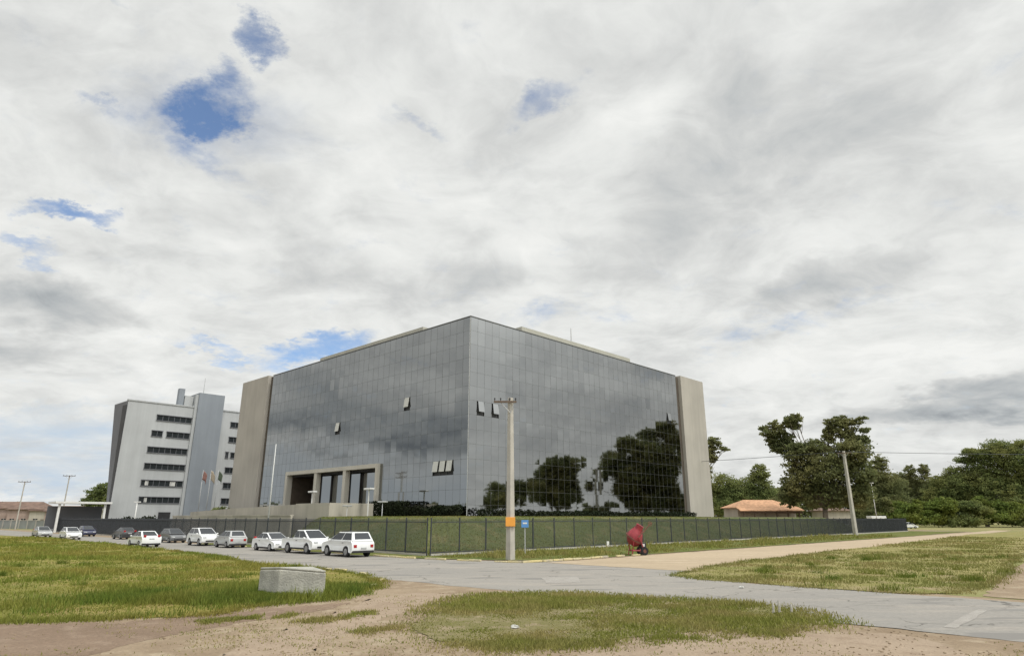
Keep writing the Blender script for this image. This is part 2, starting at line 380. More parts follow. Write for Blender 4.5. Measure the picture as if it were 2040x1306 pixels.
cb = nt.nodes.new('ShaderNodeCombineXYZ'); L(M_('DIVIDE', sx.outputs['X'], den), cb.inputs[0]); L(M_('MULTIPLY', M_('DIVIDE', sx.outputs['Y'], den), 1.12), cb.inputs[1])
CP = cb.outputs[0]
warp = V_('ADD', V_('SCALE', V_('SUBTRACT', NZ(CP, 4.0, 8, .68, 0, 'Color'), (.5, .5, .5)), s=.15), V_('SCALE', V_('SUBTRACT', NZ(CP, 15, 5, .6, 0, 'Color'), (.5, .5, .5)), s=.045))
DW = V_('ADD', D, warp)
warp2 = V_('SCALE', V_('SUBTRACT', NZ(CP, 1.6, 6, .6, 0, 'Color'), (.5, .5, .5)), s=.24)
DW2 = V_('ADD', D, warp2)
def blob_dir(c, wx, wy, ang, dd):
    """soft elliptical patch of sky around direction c; wx, wy are angular half sizes in radians"""
    c = Vector(c).normalized(); e1 = c.cross(UP).normalized(); e2 = e1.cross(c)
    ca, sa = math.cos(ang), math.sin(ang); f1 = e1*ca + e2*sa; f2 = e2*ca - e1*sa
    q1 = M_('DIVIDE', V_('DOT_PRODUCT', dd, f1), wx); q2 = M_('DIVIDE', V_('DOT_PRODUCT', dd, f2), wy)
    q = M_('ADD', M_('MULTIPLY', q1, q1), M_('MULTIPLY', q2, q2))
    front = M_('GREATER_THAN', V_('DOT_PRODUCT', dd, c), .2)
    return M_('MULTIPLY', M_('MAXIMUM', M_('SUBTRACT', 1.0, M_('MULTIPLY', q, .5)), 0.0), front)
def blob(px, py, wx, wy, ang, dd):
    r = ray(px, py); k = r.length; return blob_dir(r, wx/F0/k, wy/F0/k, R(ang), dd)
def azel(az, el): return Vector((math.cos(R(az))*math.cos(R(el)), math.sin(R(az))*math.cos(R(el)), math.sin(R(el))))
nb = NZ(CP, 7.5, 9, .66, .3)
# holes in the deck
holes = [(540, 96, 34, 42, 70, 1.25), (415, 205, 82, 36, 28, 1.15), (468, 168, 40, 32, 0, .9), (132, 425, 74, 21, 6, 1.25), (195, 200, 42, 15, -10, .62), (395, 300, 120, 24, -22, .42),
         (1075, 200, 95, 26, 14, .58), (838, 255, 48, 14, -15, .5), (635, 694, 100, 30, 17, 1.2), (450, 703, 75, 15, -10, .72), (45, 500, 50, 15, -25, .6),
         (1560, 640, 150, 20, 8, .32), (1110, 618, 120, 20, 6, .42), (205, 10, 45, 16, -20, .5)]
acc = None
for px, py, wx, wy, an, st in holes:
    b_ = M_('MULTIPLY', blob(px, py, wx*1.08, wy*1.08, an, DW), st); acc = b_ if acc is None else M_('MAXIMUM', acc, b_)
hb = M_('ADD', acc, M_('MULTIPLY', M_('SUBTRACT', nb, .5), 1.7))
veil = blob(400, 230, 210, 95, 10, DW2)
blue = M_('ADD', M_('MULTIPLY', SS(hb, .10, 1.35), .95), M_('MULTIPLY', SS(M_('ADD', M_('MULTIPLY', veil, .5), M_('SUBTRACT', nb, .45)), .1, .7), .30), clamp=True)
# broad shading of the deck
shade = [(1640, 585, 150, 40, 12, -.26, 2), (1930, 800, 210, 38, 4, -.40, 2), (1480, 330, 330, 130, 20, -.17, 2), (80, 600, 170, 50, -6, -.30, 2), (60, 725, 210, 40, -4, -.24, 2),
         (1130, 140, 330, 90, 14, -.10, 2), (400, 280, 190, 80, -18, -.12, 2), (900, 560, 330, 60, 0, -.09, 2), (1180, 440, 200, 70, 20, .07, 2), (180, 560, 60, 40, 0, .16, 2),
         (650, 200, 120, 60, 10, .10, 2), (330, 740, 130, 45, 0, .14, 2), (1000, 610, 120, 30, 10, .12, 2), (1280, 235, 70, 35, 20, .08, 2), (1750, 680, 160, 40, 8, .10, 2), (1880, 700, 130, 30, 8, .08, 2), (100, 340, 230, 60, -20, .1, 2)]
base_ = NZ(CP, 1.45, 9, .60, .8)
puff = NZ(V_('ADD', CP, V_('SCALE', V_('SUBTRACT', NZ(CP, 2.0, 4, .5, 0, 'Color'), (.5, .5, .5)), s=.4)), 4.9, 9, .60, .2)
br = M_('ADD', .785, M_('MULTIPLY', M_('SUBTRACT', base_, .5), .68))
br = M_('ADD', br, M_('MULTIPLY', M_('SUBTRACT', puff, .5), .84))
for px, py, wx, wy, an, st, _ in shade:
    br = M_('ADD', br, M_('MULTIPLY', blob(px, py, wx, wy, an, DW2), st))
# the sky the mirror walls look at, outside the picture
for az, el, wa, we, an, st in ((174, 8.4, 15, 2.6, 3, -.36), (178, 14.5, 16, 2.2, 3, -.22), (165, 15, 10, 1.6, 4, .12), (170, 7.0, 20, 1.6, 0, -.2), (10, 8, 14, 2.4, 6, -.20), (4, 13, 14, 2.0, -5, -.12), (14, 11, 9, 1.2, 4, .12)):
    br = M_('ADD', br, M_('MULTIPLY', blob_dir(azel(az, el), R(wa), R(we), R(an), DW2), st))
rampn = nt.nodes.new('ShaderNodeValToRGB'); cr = rampn.color_ramp
cr.elements[0].position = .12; cr.elements[0].color = (.27, .295, .32, 1); cr.elements[1].position = 1.0; cr.elements[1].color = (.90, .905, .88, 1)
for p_, c_ in ((.38, (.47, .495, .505)), (.62, (.645, .655, .645)), (.82, (.80, .81, .79))):
    e_ = cr.elements.new(p_); e_.color = (*c_, 1)
L(br, rampn.inputs['Fac'])
# pale blue streaky gap low in the west
low = M_('MULTIPLY', blob(60, 905, 330, 75, 0, DW), SS(NZ(CP, 1.6, 6, .6, .3), .3, .62))
west = M_('MULTIPLY', blob_dir(azel(171, 2.0), R(26), R(2.9), 0, DW2), 1.0)
lowf = M_('MINIMUM', M_('MULTIPLY', low, 1.15), 1.0)
mixw = nt.nodes.new('ShaderNodeMix'); mixw.data_type = 'RGBA'; L(west, mixw.inputs['Factor']); L(rampn.outputs['Color'], mixw.inputs[6]); mixw.inputs[7].default_value = (.60, .65, .69, 1)
mixl = nt.nodes.new('ShaderNodeMix'); mixl.data_type = 'RGBA'; L(lowf, mixl.inputs['Factor']); L(mixw.outputs[2], mixl.inputs[6]); mixl.inputs[7].default_value = (.57, .665, .765, 1)
# added brightness in the unseen sky round sun and zenith, lifting ground light
sd = azel(math.degrees(SUN_AZ), math.degrees(SUN_EL))
sky_boost = M_('ADD', M_('MULTIPLY', SS(V_('DOT_PRODUCT', D, sd), .45, .98), 1.6), M_('MULTIPLY', SS(dz, .80, .98), .5))
bgc = nt.nodes.new('ShaderNodeBackground'); L(mixl.outputs[2], bgc.inputs['Color']); L(M_('ADD', 1.0, sky_boost), bgc.inputs['Strength'])
sky = nt.nodes.new('ShaderNodeTexSky'); sky.sky_type = 'NISHITA'; sky.sun_disc = False; sky.sun_elevation = SUN_EL; sky.sun_rotation = math.pi/2 - SUN_AZ
sky.air_density = 1.0; sky.dust_density = 0.0; sky.ozone_density = 5.0
bgs = nt.nodes.new('ShaderNodeBackground'); L(sky.outputs['Color'], bgs.inputs['Color']); bgs.inputs['Strength'].default_value = .15
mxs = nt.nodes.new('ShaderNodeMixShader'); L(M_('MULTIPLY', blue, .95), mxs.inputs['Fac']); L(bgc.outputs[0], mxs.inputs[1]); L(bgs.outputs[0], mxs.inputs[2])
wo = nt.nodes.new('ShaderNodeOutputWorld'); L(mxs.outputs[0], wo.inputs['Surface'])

sl = bpy.data.lights.new('sun', 'SUN'); sl.energy = 1.5; sl.angle = R(12); sl.color = (1, .95, .87)
so = bpy.data.objects.new('sun', sl); col.objects.link(so); so.rotation_euler = sd.to_track_quat('Z', 'Y').to_euler()
sc.view_settings.view_transform = 'Standard'; sc.view_settings.look = 'None'; sc.view_settings.exposure = 0.0; sc.view_settings.gamma = 1
sc.cycles.max_bounces = 6; sc.cycles.diffuse_bounces = 3; sc.cycles.glossy_bounces = 4; sc.cycles.sample_clamp_indirect = 4

# ------------------------------------------------------------------ ground
g = MB(); S = 3000
g.quad((-S, -S, 0), (S, -S, 0), (S, S, 0), (-S, S, 0)); tag(g.build('ground', 'dirt'), kind='structure')
# far field of dry grass beyond the near lots
sheet('field', [NM(-60, 30), NM(-60, -20), NM(16, -3), NM(27, -8), NM(27, 16.5), NM(118, 18.5), NM(150, 26), NM(170, 40), NM(150, 170), NM(30, 170), NM(17, 400), NM(900, 900), NM(1500, 0), NM(500, -900)], .004, 'field', .25)
sheet('road', [NM(18.1, -160), NM(18.2, -4), NM(17.9, 6), NM(17.6, 14), NM(17.2, 20), NM(17.0, 26), NM(17.8, 40), NM(19.2, 52), NM(18.3, 130), NM(17, 400), NM(26, 400), NM(26.2, 60), NM(26.2, 38), NM(26.8, 33), NM(29, 28.5), NM(31.5, 26), NM(31.5, 18), NM(27.6, 16.3), NM(26.0, 12), NM(26.2, 2), NM(26.3, -6), NM(26.4, -160)], .016, 'asphalt', .16)
sheet('sand_road', [NM(29.5, 26.2), NM(33, 26), NM(60, 26), NM(110, 25.5), NM(140, 25), NM(170, 26), NM(170, 22.6), NM(128, 21.4), NM(90, 20.0), NM(60, 18.2), NM(40, 16.2), NM(29.8, 15.6)], .024, 'sand', .3)
sheet('verge', [NM(26.3, 70), NM(26.3, 39), NM(27, 34), NM(29.3, 29.4), NM(32, 26.9), NM(60, 26.6), NM(110, 26.2), NM(150, 27), NM(150, 38), NM(31, 38), NM(31, 70)], .030, 'verge', .15)
sheet('forecourt', [NM(29.6, 60), NM(29.6, 165), NM(120, 165), NM(120, 60)], .026, 'yard', 0)
sheet('distant_road', [NM(150, 5), NM(158, -2), NM(230, -180), NM(238, -180), NM(172, 0), NM(160, 9)], .02, 'sand', .2)
tag(bpy.data.objects['distant_road'], kind='structure')
GP = lambda l: [gnd(*p) for p in l]
_, left_poly = sheet('left_lawn', GP([(-120, 1240), (0, 1238), (100, 1237), (250, 1232), (430, 1226), (500, 1212), (600, 1200), (680, 1192), (740, 1172), (762, 1158), (700, 1142), (640, 1133), (510, 1124), (420, 1106), (330, 1096), (200, 1080), (100, 1071), (0, 1066), (-160, 1062)]) + [gnd(-700, 1075), gnd(-900, 1200)], .026, 'soil_left', .35)
_, right_poly = sheet('right_lawn', GP([(1345, 1146), (1400, 1132), (1470, 1120), (1560, 1111), (1660, 1097), (1750, 1087), (1850, 1075), (1930, 1064), (2060, 1057), (2300, 1060), (2300, 1075), (2080, 1088), (2040, 1100), (2010, 1125), (2000, 1150), (1960, 1170), (1900, 1183), (1800, 1183), (1640, 1172), (1480, 1160), (1390, 1154)]), .028, 'soil_right', .3)
_, isle_poly = sheet('island_lawn', GP([(838, 1238), (868, 1210), (915, 1190), (1000, 1182), (1110, 1180), (1220, 1185), (1330, 1193), (1450, 1200), (1560, 1209), (1620, 1222), (1668, 1238), (1620, 1248), (1540, 1252), (1420, 1254), (1330, 1262), (1250, 1272), (1150, 1280), (1060, 1287), (940, 1287), (872, 1272), (836, 1256)]), .024, 'soil_isle', .3)
sheet('dirt_track', GP([(2010, 1135), (2060, 1110), (2500, 1110), (2500, 1230), (2060, 1196), (1960, 1187), (1990, 1160)]), .018, 'dirt', .2)
sheet('dirt_lot', [NM(17.6, 27), NM(17.9, 8), NM(18.2, -8), NM(18.2, -60), NM(-60, -60), NM(-60, 60), NM(8, 60), NM(8, 30)], .010, 'dirt', .12)
MT['earth'] = ground_mat('earth', ((.255, .185, .132), (.21, .15, .105), (.295, .222, .162)), (.4, 1.6, 14), (.13, .09, .065), 8, .6, .8)
MT['track'] = ground_mat('track', ((.335, .262, .192), (.30, .232, .168), (.27, .204, .145)), (.4, 1.6, 14), (.2, .15, .11), 12, .3, .4)
sheet('bare_earth', GP([(-150, 1245), (60, 1243), (200, 1240), (330, 1232), (470, 1222), (600, 1208), (700, 1200), (640, 1216), (520, 1232), (420, 1250), (330, 1270), (240, 1290), (120, 1330), (-200, 1340)]), .014, 'earth', .28)
sheet('wheel_track', GP([(560, 1330), (640, 1285), (740, 1245), (840, 1205), (900, 1183), (830, 1180), (760, 1190), (660, 1222), (560, 1255), (470, 1290), (430, 1330)]), .012, 'track', .25)
sheet('wheel_track', GP([(1100, 1330), (1160, 1296), (1260, 1284), (1400, 1272), (1560, 1266), (1700, 1258), (1800, 1262), (1900, 1285), (1980, 1330)]), .012, 'track', .25)
for nm, p in (('road_marking', [(1078, 1150), (1150, 1149), (1156, 1160), (1092, 1162)]), ('road_marking', [(1880, 1250), (1905, 1252), (1968, 1216), (1948, 1214)])):
    sheet(nm, GP(p), .022, 'roadpaint', .07, .12)
# embankment lawn inside the fence, rising to the plinth of the mirror building
def bermh(n, m):
    h = 2.58*sstep(30.2, 41, n)*sstep(36.6, 46, m)*(1-sstep(0, 9, m-(53+np.clip(n-30, 0, 60)*1.7)))
    return h + .10*(fbm(n, m, .25)-.5)*sstep(30, 36, n)*(h > .2)
g = MB(); ns = np.concatenate([np.arange(29.6, 60, 1.0), np.arange(60, 132, 3.0)]); ms = np.arange(36, 106, 1.0)
vs = [NM(a, b, .034 + float(bermh(a, b))) for a in ns for b in ms]; K = len(ms)
g.add(vs, [(i*K+j, (i+1)*K+j, (i+1)*K+j+1, i*K+j+1) for i in range(len(ns)-1) for j in range(K-1)])
o = g.build('embankment', 'berm', smooth=True); tag(o, kind='structure')
n_ = 62000
bn = 30+rng.random(n_)**1.5*60; bmm = 36.5+rng.random(n_)**1.3*42; hh = bermh(bn, bmm)
P = np.stack([bn*eN.x+bmm*eM.x, bn*eN.y+bmm*eM.y, .03+hh], 1)
blades_mesh('bank_grass', 'grass_isle', P, .04+.07*rng.random(n_), .05+.05*rng.random(n_), rng.random(n_)*.8, rng.random(n_)*.5, 'mown dark green grass on the bank behind the bar fence', 'grass')

# kerb: broken cream-yellow stones round the corner of the pavement
g = MB(); path = [NM(26.35, 62 - i*1.0) for i in range(24)] + [NM(26.35+.012*i*i, 38-i*.85) for i in range(1, 14)] + [NM(29.0+i*.9, 26.75-.02*i) for i in range(1, 14)]
for a, b in zip(path[:-1], path[1:]):
    if random.random() < .30: continue
    d = (b-a)*.93; nn = Vector((-d.y, d.x, 0)).normalized()
    g.par(a - nn*.075 + Vector((0, 0, .016)), d, nn*.16, (0, 0, .075+random.random()*.05))
path = [gnd(x, y) for x, y in ((600, 1130), (650, 1133.5), (690, 1138), (730, 1146), (762, 1156), (752, 1166), (728, 1175))]; path = [a.lerp(b, k/4) for a, b in zip(path[:-1], path[1:]) for k in range(4)]
for a, b in zip(path[:-1], path[1:]):
    if random.random() < .45: continue
    d = (b-a)*.9; nn = Vector((-d.y, d.x, 0)).normalized(); g.par(a - nn*.075 + Vector((0, 0, .012)), d, nn*.15, (0, 0, .06+random.random()*.05))
tag(g.build('kerb', 'kerb', bevel=.015), kind='structure')

# grass blades
def lush_left(x, y):
    a = np.exp(-(((x+6.9)/2.6)**2+((y-22.3)/1.6)**2)); b = np.exp(-(((x+10)/3.4)**2+((y-22.5)/2.2)**2))
    return .5*a+.9*b
grass('lawn_grass', left_poly, 'grass_left', 'long olive and green grass on the left lot beside the parked car street', 380, .13, lush=lush_left, edge=1.2)
grass('lot_grass', right_poly, 'grass_right', 'dry yellowish grass on the right lot beyond the crossing road', 300, .10, edge=1.0, lush=lambda x, y: 1.0*np.exp(-(((x-11.5)/3.5)**2+((y-25)/1.6)**2)))
grass('island_grass', isle_poly, 'grass_isle', 'patchy short grass on the dirt island nearest the camera', 560, .062, edge=1.6, patch=(.31, 4.5, .14), lush=lambda x, y: 1.3*np.exp(-(((x-6.3)/1.4)**2+((y-20)/1.0)**2))+.9*np.exp(-(((x-2.5)/2.6)**2+((y-20.6)/1.2)**2)))
def edge_tufts(name, poly, m, label, per_m, hgt, spread):
    P = []; n = len(poly)
    for i in range(n):
        a, b = poly[i], poly[(i+1) % n]; c = (a+b)/2
        if c.length > 60 or c.y < 5: continue
        k = rng.poisson((b-a).length*per_m*min(1, 18/c.length)*max(.1, 2.6*float(fbm(c.x, c.y, 1.1))-.6))
        if k: P.append(np.stack([c.x+rng.normal(size=k)*spread, c.y+rng.normal(size=k)*spread, np.full(k, .015)], 1))
    P = np.concatenate(P); n = len(P); d = np.hypot(P[:, 0], P[:, 1]); s_ = np.maximum(1, d/26)
    blades_mesh(name, m, P, hgt*(.3+rng.random(n)), (.016+.018*rng.random(n))*s_, rng.random(n)*1.0, rng.random(n)*.8, label, 'grass')
edge_tufts('lawn_edge_grass', left_poly, 'grass_left', 'ragged tufts along the edge of the left lot', 420, .13, .22)
edge_tufts('lot_edge_grass', right_poly, 'grass_right', 'ragged tufts along the edge of the right lot', 260, .11, .22)
edge_tufts('island_edge_grass', isle_poly, 'grass_isle', 'ragged thin tufts along the edge of the dirt island', 300, .06, .38)
P = []
for a, b, k, sd_ in ((gnd(400, 1240), gnd(580, 1226), 5000, .22), (gnd(600, 1242), gnd(860, 1206), 6500, .26), (gnd(690, 1262), gnd(800, 1250), 1500, .3), (gnd(900, 1292), gnd(1250, 1282), 5000, .35), (gnd(1250, 1276), gnd(1650, 1258), 5000, .3)):
    u = rng.random(k); px, py = a.x+(b.x-a.x)*u, a.y+(b.y-a.y)*u; px, py = px+rng.normal(size=k)*sd_, py+rng.normal(size=k)*sd_; kk = rng.random(k) < np.clip((fbm(px, py, 1.2)-.38)*4, 0, 1); P.append(np.stack([px[kk], py[kk], np.full(kk.sum(), .014)], 1))
P = np.concatenate(P); n_ = len(P)
blades_mesh('track_grass', 'grass_isle', P, .03+.07*rng.random(n_), .016+.016*rng.random(n_), rng.random(n_)*1.1, rng.random(n_), 'thin strips of low grass between the wheel tracks', 'grass')
MT['grass_lush'] = leaf_mat('grass_lush', (.055, .09, .014), (.17, .235, .038), (.215, .235, .045), .3, .4)
n_ = 60000; a_ = rng.random(n_); cxs = np.array([-9.6, -8.2, -6.9, -5.2, -10.6]); cys = np.array([23.6, 22.4, 21.9, 23.4, 22.0]); w_x = np.array([2.0, 1.2, 1.3, 1.0, 1.8]); w_y = np.array([1.4, .8, .5, 1.2, .9])
ix = rng.integers(0, 5, n_); px = cxs[ix]+rng.normal(size=n_)*w_x[ix]; py = cys[ix]+rng.normal(size=n_)*w_y[ix]
k = inside(px, py, left_poly) & (rng.random(n_) < np.clip((fbm(px, py, .9)-.3)*4, 0, 1)); px, py = px[k], py[k]; n_ = len(px)
wx, wy = [px], [py]
for pl_, nn_ in ((left_poly, 46), (right_poly, 40)):
    qx = np.array([p.x for p in pl_]); qy = np.array([p.y for p in pl_]); k_ = 0
    while k_ < nn_:
        dd_ = 14+rng.random()**1.6*42; aa_ = rng.uniform(.35, 1.0) if pl_ is right_poly else rng.uniform(-.95, -.2); x_, y_ = dd_*np.sin(aa_), dd_*np.cos(aa_)
        if not inside(np.array([x_]), np.array([y_]), pl_)[0]: k_ += .02; continue
        m_ = int(rng.integers(40, 160)); sg_ = rng.uniform(.08, .28); wx.append(x_+rng.normal(size=m_)*sg_*1.4); wy.append(y_+rng.normal(size=m_)*sg_); k_ += 1
px = np.concatenate(wx); py = np.concatenate(wy); n_ = len(px)
blades_mesh('lush_grass', 'grass_lush', np.stack([px, py, np.full(n_, .02)], 1), (.10+.18*rng.random(n_))*(.6+.8*fbm(px, py, 1.3)), .02+.022*rng.random(n_), rng.random(n_)*.8, rng.random(n_), 'taller vivid green grass round the concrete block and in clumps on the lots', 'grass')
vp = [Vector(q[:2]) for q in (NM(27, 36), NM(30, 31), NM(33, 27.6), NM(60, 27.3), NM(118, 27), NM(118, 35.5), NM(28, 35.8))]
grass('verge_grass', vp, 'grass_isle', 'rough green grass of the verge between the bar fence and sandy road', 190, .2, z=.03)
# sparse tufts and stones on the dirt
n_ = 60000
px = rng.random(n_)*26-14; py = 13+rng.random(n_)*10; q = fbm(px, py, .55)*.6+fbm(px+9, py+4, 2.4)*.4; k = (rng.random(n_) < np.clip((q-.50)*3.5, 0, .75)); px, py = px[k], py[k]
k = (px*eN.x+py*eN.y) < 17.6; px, py = px[k], py[k]; n_ = len(px)
blades_mesh('sparse_grass', 'grass_isle', np.stack([px, py, np.full(n_, .012)], 1), .02+.035*rng.random(n_), .012+.014*rng.random(n_), rng.random(n_)*1.3, rng.random(n_), 'sparse dry tufts scattered over the bare dirt foreground', 'grass')
g = MB()
for i in range(2600):
    x, y = random.uniform(-13, 12), 13+random.random()**1.5*11
    if float(fbm(x+50, y, .6)) < .45 or x*eN.x+y*eN.y > 17.6: continue
    r = random.uniform(.008, .032); a = random.random()*6
    g.ball((x, y, .012+r*.3), r, 0, 5, 3, (1+.4*math.cos(a), 1+.4*math.sin(a), .6))
tag(g.build('gravel', 'dirt', smooth=False), 'loose stones and clods over the bare dirt foreground', 'gravel', None, 'stuff')

# ------------------------------------------------------------------ mirror-glass building
C0 = Vector((-5.15, 76.0, 0)); aL = R(136.9); aR = R(45.6)
dL = Vector((math.cos(aL), math.sin(aL), 0)); dR = Vector((math.cos(aR), math.sin(aR), 0))
nL = Vector((-.68327, -.73016, 0)); nR = Vector((.71447, -.69966, 0))
ZB, ZT = 2.2, 26.6
mb_ = thing('glass_building', C0, 'large grey mirror-glass office block on a grassy bank, its corner towards the crossing', 'building')
def B(obj_mb, name, mats, parent=mb_, **k):            # build in world space, then hang on the thing at its base
    o = obj_mb.build(name, mats, parent, **k); 
    root = parent
    while root.parent: root = root.parent
    if parent is root: o.matrix_parent_inverse = Matrix.Translation(-root.location)
    return o
def P3(d, n, s, off, z): return C0 + d*s + n*off + Vector((0, 0, z))
g = MB()      # solid core behind the curtain walls
def core_part(z0, z1, notch):
    a = C0 - nL*.55 - nR*.55; b = C0 + dL*61 - nL*.55; pts = [a]
    if notch: pts += [C0 + dL*PS0 - nL*.55, C0 + dL*PS0 - nL*4.2, C0 + dL*PS1 - nL*4.2, C0 + dL*PS1 - nL*.55]
    pts += [b, C0 + dL*61 + dR*57, C0 + dR*57 - nR*.55]
    g.prism([p + Vector((0, 0, z0)) for p in pts], (0, 0, z1-z0))
PS0, PS1, PZ = 17.3, 42.2, 9.5
core_part(0, PZ, True); core_part(PZ, 26.2, False); B(g, 'core', 'core')
def curtain(d, n, s0, s1, nc, nr, opens, hole=None):
    glass, grid, cap = MB(), MB(), MB(); cw = (s1-s0)/nc; rh = (ZT-ZB)/nr
    for i in range(nc):
        for j in range(nr):
            a, b = s0+i*cw, s0+(i+1)*cw; z0, z1 = ZB+j*rh, ZB+(j+1)*rh
            if hole and hole[0] < (a+b)/2 < hole[1] and (z0+z1)/2 < hole[2]: continue
            if (i, j) in opens: continue
            tx, tz = random.gauss(0, .0022), random.gauss(0, .0022)
            q = [P3(d, n, a+.012, -tx-tz, z0+.012), P3(d, n, b-.012, tx-tz, z0+.012), P3(d, n, b-.012, tx+tz, z1-.012), P3(d, n, a+.012, -tx+tz, z1-.012)]
            if (q[1]-q[0]).cross(q[3]-q[0]).dot(n) < 0: q.reverse()
            glass.quad(*q, 0, min(1, max(0, random.gauss(.5, .22))))
    B(glass, 'curtain_wall', 'mirror', normals=False)
    for i in range(nc+1):
        z0 = hole[2]+.4 if hole and hole[0]-.1 < s0+i*cw < hole[1]+.1 else ZB
        grid.par(P3(d, n, s0+i*cw-.011, -.05, z0), d*.022, n*.056, (0, 0, ZT-z0))
    for j in range(nr+1):
        z = ZB+j*rh; segs = [(s0, s1)]
        if hole and z < hole[2]+.3: segs = [(s0, hole[0]-.3), (hole[1]+.3, s1)]
        for a, b in segs: grid.par(P3(d, n, a, -.06, z-.010), d*(b-a), n*.065, (0, 0, .02))
    B(grid, 'mullion_grid', 'mullion')
    cap.par(P3(d, n, s0-.06, -.5, ZT), d*(s1-s0+.06), n*.58, (0, 0, .12)); B(cap, 'parapet_cap', 'mullion')
    for (i, j) in opens:
        a, b = s0+i*cw, s0+(i+1)*cw; z0, z1 = ZB+j*rh, ZB+(j+1)*rh; sw = .24
        f = MB(); f.par(P3(d, n, a+.03, -.22, z0+.03), d*(cw-.06), n*.04, (0, 0, rh-.06)); B(f, 'window_recess', 'recessgrey')
        t = MB(); e_ = .16; q = [P3(d, n, a+e_, sw, z0+.45), P3(d, n, b-e_, sw, z0+.45), P3(d, n, b-e_, .05, z1-.03), P3(d, n, a+e_, .05, z1-.03)]
        u = (q[1]-q[0]).cross(q[3]-q[0]).normalized(); u = u if u.dot(n) > 0 else -u
        t.prism(q, u*.03); o = B(t, 'open_window', opens[(i, j)])
colsL, colsR, NR = 40, 39, 14
cell = lambda s, z, L0, n: (int(s/L0*n), int((z-ZB)/((ZT-ZB)/NR)))
opL = {cell(28.9, 15.9, 50.8, colsL): 'blind', cell(11.9, 16.2, 50.8, colsL): 'blind', cell(6.3, 8.7, 50.8, colsL): 'blind', cell(4.9, 8.7, 50.8, colsL): 'blind', cell(3.2, 8.7, 50.8, colsL): 'blind'}  # left open panes painted pale, standing for the bright sky they reflect
opR = {cell(1.6, 15.9, 48.7, colsR): 'mirror', cell(4.2, 15.9, 48.7, colsR): 'mirror', cell(46.1, 19.2, 48.7, colsR): 'mirror'}
curtain(dL, nL, 0, 50.8, colsL, NR, opL, (PS0, PS1, PZ-.2)); curtain(dR, nR, 0, 48.7, colsR, NR, opR)
g = MB(); g.par(C0 + Vector((0, 0, ZB)) + (nL+nR)*-.08, (nL+nR)*.10, (nL-nR)*.06, (0, 0, ZT-ZB)); B(g, 'corner_mullion', 'steel')
def endwall(d, n, s0, s1):
    g = MB(); g.par(P3(d, n, s0, -8, .0), d*(s1-s0), n*8.45, (0, 0, 26.75)); B(g, 'end_wall', 'beige')
    g = MB(); g.par(P3(d, n, s0-1.0, -.55, .02), d*1.0, n*.42, (0, 0, 26.5)); B(g, 'recess_strip', 'brownstrip')
endwall(dL, nL, 51.75, 61.75); endwall(dR, nR, 49.7, 57.7)
for d, n, a, b in ((dL, nL, 12.4, 39.6), (dR, nR, 11.8, 38.4)):
    g = MB(); g.par(P3(d, n, a, -5.4, 26.0), d*(b-a), n*3.0, (0, 0, 2.35)); B(g, 'roof_screen', 'screen')
g = MB(); q = P3(dR, nR, 27.2, -6, 26.2); g.tube([q, q+UP*3.2, q+UP*5.9], [.13, .10, .06], 6); B(g, 'roof_antenna', 'steel')
# portico: a shallow frame with a deep recess behind it
g = MB(); g.par(P3(dL, nL, PS0, -.5, ZB), dL*.5, nL*.95, (0, 0, PZ-ZB)); g.par(P3(dL, nL, PS1-.6, -.5, ZB), dL*.6, nL*.95, (0, 0, PZ-ZB))
g.par(P3(dL, nL, PS0+.003, -.5, PZ-.50), dL*(PS1-PS0-.006), nL*.953, (0, 0, .54)); B(g, 'portico_frame', 'portal')
for s in (25.0, 32.8):
    g = MB(); g.par(P3(dL, nL, s, -.35, ZB), dL*.7, nL*.75, (0, 0, PZ-.50-ZB)); B(g, 'portico_column', 'portal')
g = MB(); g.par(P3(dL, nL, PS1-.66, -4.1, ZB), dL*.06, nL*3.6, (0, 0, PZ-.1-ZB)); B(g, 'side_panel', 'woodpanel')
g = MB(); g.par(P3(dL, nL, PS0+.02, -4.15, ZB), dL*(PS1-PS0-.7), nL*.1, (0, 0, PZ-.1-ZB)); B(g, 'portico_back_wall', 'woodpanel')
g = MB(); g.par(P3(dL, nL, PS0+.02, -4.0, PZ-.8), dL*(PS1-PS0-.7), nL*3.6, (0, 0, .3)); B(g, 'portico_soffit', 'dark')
g = MB(); g.par(P3(dL, nL, PS0, -4.1, 2.0), dL*(PS1-PS0), nL*4.6, (0, 0, .5)); B(g, 'portico_floor', 'yard')
for a, b in ((20.2, 26.4), (28.4, 34.3)):
    g = MB(); g.par(P3(dL, nL, a, -1.5, ZB), dL*(b-a), nL*.05, (0, 0, 6.5)); o = B(g, 'entrance_glazing', 'mirror')
    f = MB()
    for k in (0, 1, 2): f.par(P3(dL, nL, a+(b-a)*k/2-.06, -1.49, ZB), dL*.12, nL*.1, (0, 0, 6.5))
    f.par(P3(dL, nL, a-.7, -1.6, ZB), dL*.64, nL*.16, (0, 0, 6.6)); f.par(P3(dL, nL, a-.7, -1.6, ZB+6.5), dL*(b-a+.76), nL*.16, (0, 0, .4)); B(f, 'glazing_frame', 'dark', o)
g = MB(); g.par(P3(dL, nL, 38.9, -4.05, ZB), dL*1.8, nL*.1, (0, 0, 4.2)); B(g, 'entrance_door', 'dark')
